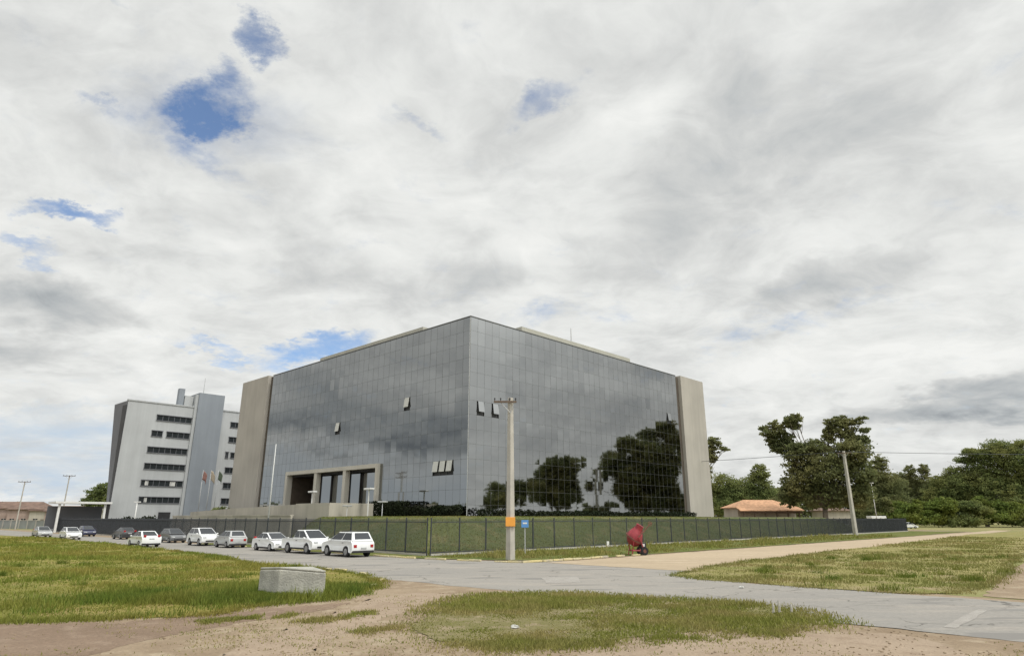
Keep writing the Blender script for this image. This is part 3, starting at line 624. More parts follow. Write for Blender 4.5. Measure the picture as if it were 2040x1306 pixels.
# podium, landing block and ramp in front of the portico
pod = thing('entrance_ramp', C0 + dL*20 + nL*9, 'cream walled landing and long sloping ramp below the portico', 'ramp')
g = MB(); g.par(P3(dL, nL, 14.5, 2.7, 0), dL*8, nL*6.3, (0, 0, 4.25)); B(g, 'landing', 'cream', pod)
g = MB(); g.prism([P3(dL, nL, 22.5, 8.7, 0), P3(dL, nL, 56, 8.7, 0), P3(dL, nL, 56, 8.7, 3.4), P3(dL, nL, 44, 8.7, 3.75), P3(dL, nL, 22.5, 8.7, 4.15)], nL*.3); B(g, 'ramp_wall', 'cream', pod)
g = MB(); g.prism([P3(dL, nL, 22.5, 2.9, 0), P3(dL, nL, 56, 2.9, 0), P3(dL, nL, 56, 2.9, 3.2), P3(dL, nL, 22.5, 2.9, 3.5)], nL*5.75); B(g, 'ramp_deck', 'yard', pod)
g = MB(); g.par(P3(dL, nL, 20, 10.6, 0), dL*38, nL*.3, (0, 0, 2.72)); g.par(P3(dL, nL, 20, 10.52, 2.72), dL*38, nL*.46, (0, 0, .16)); B(g, 'lower_wall', 'cream', pod)
# hedges along the foot of the two glass walls
def leafy(name, m, pts, sz, parent=None, tint=None):
    """many small leaf-sized quads at pts (n,3), random orientation"""
    n = len(pts); a = rng.normal(size=(n, 3)); a /= np.linalg.norm(a, axis=1)[:, None]; b = rng.normal(size=(n, 3)); b -= (b*a).sum(1)[:, None]*a; b /= np.linalg.norm(b, axis=1)[:, None]
    s = sz*(.6+rng.random(n)*.8); a = a*s[:, None]*.5; b = b*s[:, None]*.36
    V = np.stack([pts-a, pts+b*.9, pts+a, pts-b*.9], 1).reshape(-1, 3)
    me = bpy.data.meshes.new(name); me.vertices.add(4*n); me.vertices.foreach_set('co', V.ravel()); me.loops.add(4*n); me.loops.foreach_set('vertex_index', np.arange(4*n, dtype=np.int32))
    me.polygons.add(n); me.polygons.foreach_set('loop_start', np.arange(0, 4*n, 4, dtype=np.int32)); me.update(calc_edges=True)
    t = rng.random(n) if tint is None else tint
    me.attributes.new('tint', 'FLOAT', 'FACE').data.foreach_set('value', np.clip(t, 0, 1)); me.materials.append(MT[m])
    o = bpy.data.objects.new(name, me); col.objects.link(o)
    if parent: o.parent = parent
    return o
def hedge(d, n, s0, s1, h, off, label, wob=.5, dep=1.0, dens=120):
    N = int((s1-s0)*h*dens); s = s0+rng.random(N)*(s1-s0); base = bermz(d, n, s, off)
    top = h*(1-wob*.5+wob*fbm(s, s*0+off*7+s0, .8)); z = rng.random(N)**.8*top; o_ = off+(rng.random(N)-.5)*dep
    pts = np.stack([C0.x+d.x*s+n.x*o_, C0.y+d.y*s+n.y*o_, base+z], 1)
    r = leafy('hedge', 'hedge', pts, .24); tag(r, label, 'hedge'); return r
def bermz(d, n, s, off):
    x = C0.x+d.x*s+n.x*off; y = C0.y+d.y*s+n.y*off
    return bermh(x*eN.x+y*eN.y, x*eM.x+y*eM.y)
hedge(dL, nL, 9.2, 16.8, 1.95, 1.6, 'tall clipped dark hedge block left of the building corner, beside the portico', .05, 1.2, 170)
hedge(dL, nL, -.3, 9.1, 1.15, 1.4, 'low ragged dark hedge under the glass near the building corner', .9, 1.1, 240)
hedge(dL, nL, 17.0, 29.0, 1.25, 2.0, 'dark hedge strip in front of the portico opening', .3, 1.0, 170)
hedge(dR, nR, .4, 49.4, .75, 1.4, 'long low dark hedge at the foot of the right-hand glass wall', 1.1, 1.0, 150)

# ------------------------------------------------------------------ grey office building behind
O0 = Vector((-75.9, 125.0, 0)); OR = dR; OL = dL; onR = nR; onL = nL; OH = 24.8
ob = thing('office_building', O0, 'pale grey six-storey office building with strip windows, left of the mirror-glass block', 'building')
def Q(s, off, z): return O0 + OR*s + onR*off + Vector((0, 0, z))
g = MB(); top = [Q(0, 0, OH), Q(24.6, 0, OH), Q(24.6, -14, OH), O0+OL*8.5+Vector((0, 0, OH+.1))]; bot = [Q(0, 0, 0), Q(24.6, 0, 0), Q(24.6, -14, 0), O0+OL*1.2]
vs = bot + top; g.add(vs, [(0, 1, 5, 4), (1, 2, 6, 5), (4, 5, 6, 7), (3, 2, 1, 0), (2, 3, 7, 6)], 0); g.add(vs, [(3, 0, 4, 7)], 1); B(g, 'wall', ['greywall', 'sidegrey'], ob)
g = MB(); e = onL*.12; a = Q(0, 0, 5.2); g.prism([Q(0, 0, 5.2)+OL*.25, O0+OL*.9+UP*5.2, O0+OL*2.6+UP*(OH-.8), Q(0, 0, OH-.8)+OL*.25], e); B(g, 'dark_side_recess', 'recessgrey', ob)
g = MB(); g.par(Q(-.15, .15, OH), OR*24.9, onR*-.5, (0, 0, .25)); B(g, 'parapet', 'greywall', ob)
g = MB(); g.par(Q(13.0, 0, 0), OR*5.3, onR*.7, (0, 0, 28.0)); g.par(Q(13.0, .002, OH), OR*5.29, onR*-6, (0, 0, 3.19)); B(g, 'tower', 'towergrey', ob)
g = MB(); g.par(Q(12.45, -.6, 0.0), OR*.549, onR*.95, (0, 0, 27.6)); B(g, 'tower_flank', 'greywall', ob)
g = MB(); g.par(Q(10.7, -.9, OH-.1), OR*1.74, onR*-4, (0, 0, 2.6)); B(g, 'roof_block', 'greywall', ob)
g = MB(); g.par(Q(9.5, -2.2, OH), OR*1.1, onR*1.1, (0, 0, 3.9)); B(g, 'chimney', 'towergrey', ob)
g = MB(); g.tube([Q(15, -3, 27.9), Q(15, -3, 32)], [.08, .04], 6); B(g, 'roof_mast', 'steel', ob)
def owin(s0, s1, z, h=1.15, blinds=()):
    g = MB(); g.par(Q(s0, -.2, z-h/2), OR*(s1-s0), onR*.26, (0, 0, h)); w_ = B(g, 'window', 'glass', ob)
    f = MB(); k = max(2, round((s1-s0)/1.1))
    for i in range(k+1): f.par(Q(s0+(s1-s0)*i/k-.035, .06, z-h/2), OR*.07, onR*.03, (0, 0, h))
    f.par(Q(s0-.08, .02, z+h/2), OR*(s1-s0+.16), onR*.22, (0, 0, .12)); f.par(Q(s0-.08, .02, z-h/2-.1), OR*(s1-s0+.16), onR*.16, (0, 0, .1)); B(f, 'frame', 'sidegrey', w_)
    for a, b in blinds:
        q = MB(); q.par(Q(a, .062, z-h*.42), OR*(b-a), onR*.012, (0, 0, h*.84)); B(q, 'blind', 'blind', w_)
rows = [(22.0, [(5.6, 12.3)]), (18.78, [(5.1, 7.1), (7.9, 12.3)]), (15.55, [(4.8, 12.3)]), (12.33, [(4.7, 12.3)]), (9.1, [(4.6, 12.3)]), (5.9, [(4.7, 12.2)])]
for z, segs in rows:
    for a, b in segs: owin(a, b, z, 1.05, ((5.3, 5.9), (9.9, 10.9)) if abs(z-9.1) < .1 else (((5.6, 6.1),) if abs(z-5.9) < .1 else ()))
for i, z in enumerate([22.3-.3, 18.8, 15.5, 12.3, 9.1, 5.9]):
    owin(20.5 if i != 2 else 21.3, 23.6, z, 1.05)
    if i == 2: owin(20.2, 20.8, z, 1.2)
g = MB(); g.par(Q(-9, 1.5, 5.0), OR*8.9, onR*-6, (0, 0, .35)); B(g, 'entrance_canopy', 'white', ob)
for s in (-8.4, -1.2):
    g = MB(); g.par(Q(s, 1.0, 0), OR*.35, onR*-.35, (0, 0, 5.0)); B(g, 'canopy_column', 'white', ob)
g = MB(); g.par(Q(-9, -4.4, .0), OR*8.9, onR*.1, (0, 0, 4.6)); B(g, 'canopy_back_wall', 'sidegrey', ob)
g = MB(); g.par(Q(8.6, .03, 0), OR*2.2, onR*.1, (0, 0, 3.6)); B(g, 'ground_floor_door', 'dark', ob)

# ------------------------------------------------------------------ bar fences
def fence(name, a, b, label, n_post, h=2.42, step=.108):
    a, b = Vector(a), Vector(b); d = (b-a); Lf = d.length; d.normalize(); nn = Vector((-d.y, d.x, 0))
    f = thing(name, a, label, 'fence', 0, 'dark bar fences round the office grounds'); bars = MB()
    for i in range(int(Lf/step)):
        p = a + d*(i*step+.05); bars.par(p - nn*.013 + UP*.12, d*.018, nn*.027, (0, 0, h-.12))
    B(bars, 'bars', 'iron', f)
    for z in (.2, h-.22):
        r = MB(); r.par(a - nn*.03 + UP*z, d*Lf, nn*.06, (0, 0, .06)); B(r, 'rail', 'iron', f)
    for i in range(n_post):
        p = a + d*(Lf*i/(n_post-1)); r = MB(); r.par(p - d*.035 - nn*.035, d*.07, nn*.07, (0, 0, h+.1)); B(r, 'post', 'iron', f)
    r = MB(); r.par(a - nn*.1, d*Lf, nn*.2, (0, 0, .16)); B(r, 'footing', 'concrete', f)
    return f
fence('bar_fence', NM(29.0, 36.2), NM(145, 35.6), 'dark bar fence along the sandy road, right of the tall utility pole', 46)
fence('bar_fence', NM(28.9, 36.5), NM(28.9, 150), 'dark bar fence behind the parked cars, left of the tall utility pole', 48)
pl = MB(); q = gnd(1210, 1100); pl.box(-.17, .17, -.02, .02, -.24, .24); o = pl.build('notice_plate', 'white', bevel=.01); o.location = at(1210, 1083, 51.0) ; q = NM(0, 0)
tag(o, 'small pale plate fixed low on the bar fence left of the red cement mixer', 'sign')
_d = (NM(145, 35.6)-NM(29.0, 36.2)).normalized(); _n = Vector((_d.y, -_d.x, 0))
_x = at(1210, 1083, 51.0); _t = (Vector((_x.x, _x.y, 0))-NM(29, 36.2)).dot(_d)
_r = ray(1210, 1083); _den = _r.x*_n.x+_r.y*_n.y; _k = NM(29, 36.2).dot(_n)/_den; _p = Vector((0, 0, CZ))+_r*_k
o.location = _p + _n*.06; o.rotation_euler = (0, 0, math.atan2(_d.y, _d.x))

# ------------------------------------------------------------------ poles, signs, wires
def insul(mb, p): mb.tube([p, p+UP*.09, p+UP*.1, p+UP*.2], [.03, .03, .06, .04], 6)
def utility_pole(loc, h, r0, r1, label, rz, arm=2.0, band=False, armz=(.25,), seg=4, shift=0.0, group='concrete utility poles'):
    t = thing('utility_pole', loc, label, 'utility pole', rz, group)
    MB().tube([(0, 0, 0), (0, 0, h)], [r0, r1], seg).build('pole', 'concrete', t, bevel=.02)
    for z in armz:
        a = MB(); a.box(-arm/2+shift, arm/2+shift, -r1-.11, -r1+.01, h-z-.12, h-z); c = a.build('crossarm', 'wood', t)
        for k in (-.46, -.2, .2, .46):
            i_ = MB(); insul(i_, Vector((k*arm+shift, -r1-.05, h-z))); i_.build('insulator', 'plastic', c)
        for sg in (-1, 1):
            b = MB(); b.tube([(sg*arm*.3+shift*.6, -r1-.05, h-z-.1), (0, -r1-.03, h-z-.8)], .025, 5); b.build('brace', 'steel', c)
    if band:
        b = MB(); b.box(-.30, .30, -r0-.04, r0+.01, 2.0, 2.55); b.build('orange_plate', 'orange', t, bevel=.01)
    return t
pz = at(1017, 792, 42).z
utility_pole((-.1, 42, 0), pz, .30, .19, 'tall pale concrete utility pole with orange plate at the street corner', 0, 1.5, True, shift=-.35)
pr = gnd(1705, 1066); zt = at(1681, 898, pr.y).z
utility_pole(pr, zt, .36, .22, 'concrete utility pole on the verge of the sandy road beside the dark fence', R(-20), 2.0)
for px, yt, Y, lb in ((50, 958, 150, 'thin utility pole over the low brown roofs, farther from the grey office building'), (139, 946, 150, 'thin utility pole with crossarm standing nearest the grey office building')):
    p = at(px, yt, Y); utility_pole((p.x, Y, 0), p.z, .17, .13, lb, R(10), 2.6, armz=(.1,))
utility_pole((-90, 92, 0), 13.5, .2, .14, 'utility pole beyond the left edge of the picture, mirrored in the glass', R(80), 2.4, armz=(.2, 1.2))
# wires from the right pole
def wire(a, b, sag, label, r=.035):
    a, b = Vector(a), Vector(b); m = MB(); m.tube([a.lerp(b, k/14) - UP*sag*4*(k/14)*(1-k/14) for k in range(15)], r, 5, cap=False)
    tag(m.build('power_line', 'iron'), label, 'wire')
top = pr + UP*(zt-.2)
wire(top + Vector((-.7, -.3, .1)), (-4, 150, 13.6), .7, 'overhead wire running from the right-hand concrete pole behind the glass building')
wire(top + Vector((.7, .1, .1)), (175, 118, 14.8), .8, 'overhead wire running right from the concrete pole past the treetops')
# blue sign on a thin post
sg = gnd(1046, 1106); t = thing('street_sign', sg, 'small blue sign on a thin post right of the tall utility pole', 'sign')
MB().tube([(0, 0, 0), (0, 0, 2.35)], .045, 6).build('post', 'steel', t)
s_ = MB(); s_.box(-.25, .25, -.075, -.045, 1.86, 2.36); s_.build('sign_plate', 'blue', t, bevel=.01)
s_ = MB(); s_.box(-.15, .15, -.083, -.077, 2.1, 2.2); s_.build('sign_symbol', 'white', t)
# white mast and lamp posts in the forecourt
def lamp(px, yt, yb, Y, label, r=.07, name='lamp_post', m='steel', head=True):
    p = at(px, (yt+yb)/2, Y); zt = at(px, yt, Y).z; t = thing(name, (p.x, Y, 0), label, 'lamp post' if head else 'mast')
    MB().tube([(0, 0, 0), (0, 0, zt)], [r, r*.6], 7).build('pole', m, t, smooth=True)
    if head:
        h = MB(); h.box(-.55, .55, -.12, .12, zt-.02, zt+.14); h.build('lamp_head', m, t, bevel=.03)
    return t
t = lamp(541, 884, 1058, 76, 'tall pale grey mast behind the parked cars, before the left end of the glass building', .10, 'flag_mast', 'palesteel', False)
lamp(690, 1008, 1060, 80, 'thin grey lamp post behind the parked white cars, under the portico', .06)
lamp(761, 1000, 1045, 72, 'thin grey lamp post in front of the dark hedge block', .06)
lamp(270, 1000, 1046, 112, 'short white lamp post in front of the grey office building', .14, m='white')
lamp(1741, 962, 1030, 150, 'thin pale lamp post behind the right end of the fence', .09, m='white')
lamp(123, 1022, 1052, 140, 'short pale lamp post by the far bluish wall', .14, m='white')
for s, lb in ((13.2, 'white garden lamp at the right column of the portico'), (26.6, 'white garden lamp on the landing before the portico door')):
    p = P3(dL, nL, s, 4.4, 0); z0 = 4.25 if s < 22.5 and s > 14.5 else 2.2
    t = thing('garden_lamp', p + UP*z0, lb, 'garden lamp', aL); zt = 5.85-z0
    MB().tube([(0, 0, 0), (0, 0, zt)], .09, 6).build('pole', 'white', t); h = MB(); h.box(-.75, .75, -.3, .3, zt, zt+.22); h.build('lamp_head', 'white', t, bevel=.05)
# flags in front of the grey tower
MT['fl_a'] = mat('flag_green', (.10, .13, .09), .9, 0, .1, 2); MT['fl_b'] = mat('flag_red', (.26, .14, .12), .9, 0, .1, 2); MT['fl_c'] = mat('flag_cream', (.40, .34, .26), .9, 0, .1, 2)
for px, m, lb in ((398, 'fl_b', 'flagpole with a limp reddish flag, leftmost of three before the grey tower'), (414, 'fl_c', 'flagpole with a limp cream flag, middle of three before the grey tower'), (429, 'fl_a', 'flagpole with a limp green flag, rightmost of three before the grey tower')):
    Y = 128; p = at(px, 990, Y); zt = at(px, 936, Y).z
    t = thing('flagpole', (p.x, Y, 0), lb, 'flagpole', 0, 'flagpoles before the grey tower')
    MB().tube([(0, 0, 0), (0, 0, zt)], [.09, .05], 7).build('pole', 'steel', t, smooth=True)
    f = MB(); rows_ = 7; K = 6; vs = []
    for i in range(rows_):
        for k in range(K): u = k/(K-1); vv = i/(rows_-1); vs.append((.05+u*.8, .18*math.sin(u*7+vv*2+px), zt-.15-vv*1.7-u*u*.9))
    f.add(vs, [(i*K+k, i*K+k+1, (i+1)*K+k+1, (i+1)*K+k) for i in range(rows_-1) for k in range(K-1)]); o = f.build('flag', m, t, smooth=True)
    s_ = o.modifiers.new('cloth', 'SOLIDIFY'); s_.thickness = .02

# ------------------------------------------------------------------ concrete block in the grass
bl = gnd(577, 1191); t = thing('concrete_block', (bl.x, bl.y+.1, 0), 'weathered pale concrete block half sunk in the left lawn', 'concrete block', R(-3))
g = MB(); g.add([(-1.15, .05, -.1), (-.28, -.42, -.1), (1.12, .0, -.1), (.3, 1.0, -.1), (-1.15, .05, .86), (-.28, -.42, .91), (1.12, .0, .77), (.3, 1.0, .83)], [(3, 2, 1, 0), (4, 5, 6, 7), (0, 1, 5, 4), (1, 2, 6, 5), (2, 3, 7, 6), (3, 0, 4, 7)])
g.build('block', 'boxconcrete', t, bevel=.04)
g = MB(); g.add([(-1.14, .05, .865), (-.28, -.41, .915), (1.11, 0, .775), (.3, .99, .835), (-1.14, .05, .93), (-.28, -.41, .98), (1.11, .0, .84), (.3, .99, .90)], [(3, 2, 1, 0), (4, 5, 6, 7), (0, 1, 5, 4), (1, 2, 6, 5), (2, 3, 7, 6), (3, 0, 4, 7)])
g.build('cover_slab', 'boxconcrete', t, bevel=.025)
# litter and two pale marker stakes on the island
for px, py, lb in ((1026, 1253, 'crumpled white bag lying on the dirt island'), (1478, 1172, 'flattened pale carton at the edge of the right lawn')):
    p = gnd(px, py); g = MB(); g.ball((0, 0, .04), .065, 0, 9, 6, (1.6, .9, .5)); o = g.build('litter', 'blind', smooth=False); o.location = p + UP*.02
    for v in o.data.vertices: v.co += Vector([random.uniform(-.02, .02) for _ in range(3)])
    tag(o, lb, 'litter')
for px, h, lb in ((1541, .30, 'leftmost of three short pale stakes in the island grass'), (1553, .34, 'middle of three short pale stakes in the island grass'), (1577, .26, 'rightmost of three short pale stakes in the island grass')):
    p = gnd(px, 1222); g = MB(); g.tube([(0, 0, 0), (.015, 0, h*.6), (.01, .02, h)], [.035, .03, .024], 6); o = g.build('stake', 'concrete'); o.location = p
    tag(o, lb, 'stake', 'pale stakes')

# ------------------------------------------------------------------ vehicles
def arch(cx, r, z, n=9): return [(cx + r*math.cos(math.pi*k/(n-1)), z + r*math.sin(math.pi*k/(n-1))) for k in range(n)]
SPECS = {
 'sedan': dict(front=[(2.0, .22), (2.12, .30), (2.15, .50), (2.08, .66), (1.75, .78), (1.05, .90)], rear=[(-1.5, .98), (-1.98, .97), (-2.1, .86), (-2.13, .55), (-2.1, .30), (-2.0, .22)], cab=(-1.78, 1.3, -.78, .08, .92, 1.45), w=.86, ax=(1.30, -1.28), wr=.315, pil=-.36),
 'hatch': dict(front=[(1.72, .22), (1.82, .30), (1.86, .52), (1.78, .70), (1.5, .82), (.95, .94)], rear=[(-1.70, 1.0), (-1.84, .86), (-1.88, .55), (-1.84, .30), (-1.72, .22)], cab=(-1.82, 1.28, -1.38, .02, .95, 1.50), w=.84, ax=(1.16, -1.2), wr=.30, pil=-.45),
 'suv': dict(front=[(2.0, .30), (2.12, .40), (2.16, .70), (2.08, .90), (1.7, 1.0), (1.05, 1.07)], rear=[(-1.95, 1.10), (-2.1, .95), (-2.15, .6), (-2.12, .40), (-2.0, .30)], cab=(-2.06, 1.36, -1.68, .12, 1.06, 1.68), w=.91, ax=(1.32, -1.27), wr=.365, pil=-.48),
 'pickup': dict(front=[(2.25, .34), (2.4, .44), (2.44, .76), (2.34, .95), (2.0, 1.04), (1.4, 1.10)], rear=[(-2.42, 1.10), (-2.49, .85), (-2.48, .5), (-2.4, .4), (-2.3, .36)], cab=(-.82, 1.68, -.5, .52, 1.08, 1.74), w=.92, ax=(1.52, -1.42), wr=.385, pil=.26),
}
def make_car(kind, p, name, label, loc, rz):
    S_ = SPECS[kind]; t = thing(name, loc, label, {'pickup': 'pickup', 'suv': 'car', 'sedan': 'car', 'hatch': 'car'}[kind], rz, 'cars along the side street'); w_ = S_['w']; wr = S_['wr']
    fx, rx = S_['ax']; z0 = S_['front'][0][1]
    low = [(rx-wr*1.22, z0)] ; prof = list(S_['front']) + list(S_['rear'])
    bottom = arch(rx, wr*1.18, z0+.05)[::-1] + arch(fx, wr*1.18, z0+.05)[::-1]
    poly = prof + bottom
    g = MB(); n = len(poly); zt_ = max(q[1] for q in poly); lay = [(-w_+.03, .95, .93), (-w_, .975, .975), (-w_+.16, .995, 1), (0, 1, 1.012), (w_-.16, .995, 1), (w_, .975, .975), (w_-.03, .95, .93)]
    lo_ = lambda x, z, fx_, fz_: (x*fx_ if abs(x) > 1.65 else x, z if z < .62 else .62+(z-.62)*fz_)
    vs = [(lo_(x, z, a_, c_)[0], y_, lo_(x, z, a_, c_)[1]) for y_, a_, c_ in lay for x, z in poly]
    fs = [tuple(range(n))[::-1], tuple(range((len(lay)-1)*n, len(lay)*n))] + [(l*n+i, l*n+(i+1) % n, (l+1)*n+(i+1) % n, (l+1)*n+i) for l in range(len(lay)-1) for i in range(n)]
    g.add(vs, fs); b = g.build('body', p, t, bevel=.03, smooth=False)
    for q in b.data.polygons: q.use_smooth = True
    b.modifiers['bevel'].segments = 3
    u0, u1, r0, r1, zb, zr = S_['cab']; wb, wt = w_-.06, w_-.24
    cabv = [(u0, -wb, zb), (u1, -wb, zb), (u1, wb, zb), (u0, wb, zb), (r0, -wt, zr), (r1, -wt, zr), (r1, wt, zr), (r0, wt, zr)]
    g = MB(); g.add(cabv, [(3, 2, 1, 0), (4, 5, 6, 7), (0, 1, 5, 4), (1, 2, 6, 5), (2, 3, 7, 6), (3, 0, 4, 7)]); g.build('cabin', p, t, bevel=.07, smooth=False)
    def pane(nm, a, b_, c, d, u0_, u1_, v0, v1):
        a, b_, c, d = map(Vector, (a, b_, c, d)); f = lambda u, v: (a*(1-u)+b_*u)*(1-v)+(d*(1-u)+c*u)*v
        q = [f(u0_, v0), f(u1_, v0), f(u1_, v1), f(u0_, v1)]; nn = (q[1]-q[0]).cross(q[3]-q[0]).normalized(); ce = sum(q, Vector())/4
        if nn.dot(ce - Vector((0, 0, 1.2))) < 0: nn = -nn
        m = MB(); m.prism([v-nn*.02 for v in q], nn*.032); return m.build(nm, 'carglass', t)
    V = [Vector(v) for v in cabv]
    pane('windscreen', V[1], V[2], V[6], V[5], .07, .93, .1, .93); pane('rear_window', V[0], V[3], V[7], V[4], .1, .9, .22, .9)
    pu = (S_['pil']-u0)/(u1-u0)
    for a, b_, c, d in ((V[0], V[1], V[5], V[4]), (V[3], V[2], V[6], V[7])):
        pane('side_window', a, b_, c, d, .06, pu-.015, .16, .9); pane('side_window', a, b_, c, d, pu+.02, .95, .16, .9)
    for x in (fx, rx):
        for sg in (-1, 1):
            g = MB(); y = sg*(w_-.10); g.tube([(x, y-.11, wr), (x, y-.085, wr), (x, y+.085, wr), (x, y+.11, wr)], [wr-.035, wr, wr, wr-.035], 20); wh = g.build('wheel', 'rubber', t, smooth=False)
            r = MB(); yo = y+sg*.105; r.tube([(x, yo, wr), (x, yo+sg*.018, wr)], [wr*.62, wr*.55], 16)
            for k in range(5): a = k*2*math.pi/5; r.par((x+math.cos(a)*.05, yo+sg*.012, wr+math.sin(a)*.05), (math.cos(a)*wr*.5, 0, math.sin(a)*wr*.5), (-math.sin(a)*.03, 0, math.cos(a)*.03), (0, sg*.016, 0))
            r.build('rim', 'rim', wh)
    g = MB(); g.box(rx-wr*.9, fx+wr*.9, -w_+.22, w_-.22, z0-.02, z0+.3); g.build('underbody', 'plastic', t)
    xf, xr = S_['front'][2][0], S_['rear'][2][0]; zl = S_['front'][3][1]-.07
    for sg in (-1, 1):
        g = MB(); g.box(xf-.16, xf+.012, sg*(w_-.44) if sg > 0 else -w_+.13, (w_-.13) if sg > 0 else -w_+.44, zl-.06, zl+.06); g.build('headlight', 'lens_clear', t, bevel=.02)
        g = MB(); zz = S_['rear'][2][1]+.05; g.box(xr-.012, xr+.14, sg*(w_-.36) if sg > 0 else -w_+.13, (w_-.13) if sg > 0 else -w_+.36, zz, zz+.2); g.build('tail_light', 'lens_red', t, bevel=.02)
        g = MB(); g.box(u1-.52, u1-.38, sg*(w_+.0)-.0 if sg > 0 else -w_-.15, w_+.15 if sg > 0 else -w_, zb+.02, zb+.15); g.build('mirror', p, t, bevel=.03)
    for sg in (-1, 1):
        g = MB(); g.box(rx+wr*1.25, fx-wr*1.25, sg*(w_-.02)-.02, sg*(w_-.02)+.02, z0-.01, z0+.12); g.build('sill', 'plastic', t)
        g = MB(); y_ = sg*(w_+.006); g.box(S_['pil']-.42, S_['pil']-.24, y_-.012, y_+.012, zb-.12, zb-.085); g.build('door_handle', 'plastic', t)
    g = MB(); g.box(xr-.02, xr+.2, -w_*.93, w_*.93, z0+.0, z0+.16); g.build('rear_bumper', 'plastic', t, bevel=.03)
    g = MB(); g.box(xf-.08, xf+.014, -w_*.55, w_*.55, S_['front'][1][1]+.02, S_['front'][1][1]+.14); g.build('grille', 'plastic', t, bevel=.015)
    g = MB(); g.box(xr-.016, xr+.05, -.22, .22, S_['rear'][3][1]+.14, S_['rear'][3][1]+.26); g.build('number_plate', 'steel', t)
    if kind == 'pickup':
        g = MB(); g.box(-2.36, -.82, -w_+.12, w_-.12, 1.0, 1.101); g.build('bed_cover', 'plastic', t)
    if kind == 'suv':
        for sg in (-1, 1):
            g = MB(); g.tube([(-1.5, sg*.6, 1.74), (-.1, sg*.6, 1.74)], .022, 6); g.build('roof_rail', 'plastic', t)
    return t
AX = math.atan2(-eM.y, -eM.x)      # heading towards the crossing along the side street
def at_street(px, py, n): # a point on the side street under pixel column px
    p = gnd(px, py); return p
def streetpt(px, n):
    r = ray(px, 1050); rr = Vector((r.x, r.y, 0)); k = n/rr.dot(eN); return rr*k
CARS = [('suv', 'p_white', 'parked_car', 'white four-wheel-drive parked nearest the crossing, at the right end of the car row', 695, 25.1, AX+math.pi),
        ('pickup', 'p_white', 'parked_car', 'white pickup parked second from the crossing, behind the white four-wheel-drive', 615, 25.1, AX),
        ('sedan', 'p_white', 'parked_car', 'white saloon parked third from the crossing, beside the white pickup', 546, 25.1, AX),
        ('hatch', 'p_silver', 'parked_car', 'silver-grey hatchback parked in the middle of the car row', 462, 25.1, AX+math.pi),
        ('suv', 'p_white', 'parked_car', 'white estate car with dark roof rails parked left of the silver-grey hatchback', 408, 25.1, AX),
        ('hatch', 'p_grey', 'parked_car', 'dark grey hatchback parked between the white estate and the near white saloon', 347, 25.6, AX),
        ('sedan', 'p_dark', 'parked_car', 'black saloon parked behind the white saloon on the near side of the street', 250, 25.6, AX+math.pi),
        ('sedan', 'p_white', 'parked_car', 'white saloon standing on the near edge of the street by the lawn', 291, 20.2, AX+math.pi),
        ('hatch', 'p_white', 'parked_car', 'white hatchback at the far left on the near edge of the street', 143, 20.6, AX),
        ('hatch', 'p_navy', 'parked_car', 'dark blue hatchback just beyond the far left white hatchback', 174, 25.6, AX),
        ('sedan', 'p_silver', 'parked_car', 'silver-grey saloon farthest left at the end of the lawn', 86, 20.4, AX)]
for kind, p, nm, lb, px, n, rz in CARS:
    c_ = make_car(kind, p, nm, lb, streetpt(px, n), rz + random.uniform(-.03, .03)); c_.scale = (.95,)*3
c1 = make_car('sedan', 'p_white', 'parked_car', 'white saloon seen side-on beyond the right end of the fence', (at(1808, 1040, 165).x, 165, 0), R(8))

# white box van roof beyond the fence
vx = at(1750, 1030, 158); t = thing('box_van', (vx.x, 158, 0), 'white box van behind the right end of the dark fence', 'van', R(5))
g = MB(); g.box(-2.4, 1.3, -1, 1, .7, 2.95); g.build('cargo_box', 'p_white', t, bevel=.05)
g = MB(); g.prism([(1.34, -.95, .5), (2.75, -.95, .5), (2.75, -.95, 1.25), (2.2, -.95, 2.1), (1.34, -.95, 2.15)], (0, 1.9, 0)); g.build('cab', 'p_white', t, bevel=.06)
g = MB(); g.prism([(2.26, -.8, 2.02), (2.74, -.8, 1.3), (2.76, -.8, 1.31), (2.28, -.8, 2.03)], (0, 1.6, 0)); g.build('windscreen', 'carglass', t)
for x in (-1.5, 2.0):
    for sg in (-1, 1):
        g = MB(); g.tube([(x, sg*.88-.12, .4), (x, sg*.88+.12, .4)], .4, 16); wh = g.build('wheel', 'rubber', t); r = MB(); r.tube([(x, sg*.88+sg*.12, .4), (x, sg*.88+sg*.14, .4)], .22, 12); r.build('rim', 'rim', wh)

# ------------------------------------------------------------------ red cement mixer on the verge
MT['p_mixer'] = mat('worn_red_enamel', (.38, .045, .06), .5, 0, .2, 4, c2=(.20, .028, .036)); MT['p_rust'] = mat('rusty_steel', (.17, .07, .05), .8, 0, .3, 6)
mx_ = gnd(1269, 1105); t = thing('cement_mixer', mx_, 'red tilting-drum cement mixer standing on the verge beside the sandy road', 'cement mixer', R(8)); t.scale = (.97, .97, 1.06)
axd = Vector((.42, -.30, .86)).normalized(); cen = Vector((-.08, 0, 1.16))
def lathe(mb, prof, c, ax, seg=28):
    a = ax.cross(Vector((0, 1, 0))).normalized(); b = ax.cross(a); vs = [c + ax*h + (a*math.cos(2*math.pi*k/seg) + b*math.sin(2*math.pi*k/seg))*r for h, r in prof for k in range(seg)]
    mb.add(vs, [(i_*seg+k, i_*seg+(k+1) % seg, (i_+1)*seg+(k+1) % seg, (i_+1)*seg+k) for i_ in range(len(prof)-1) for k in range(seg)])
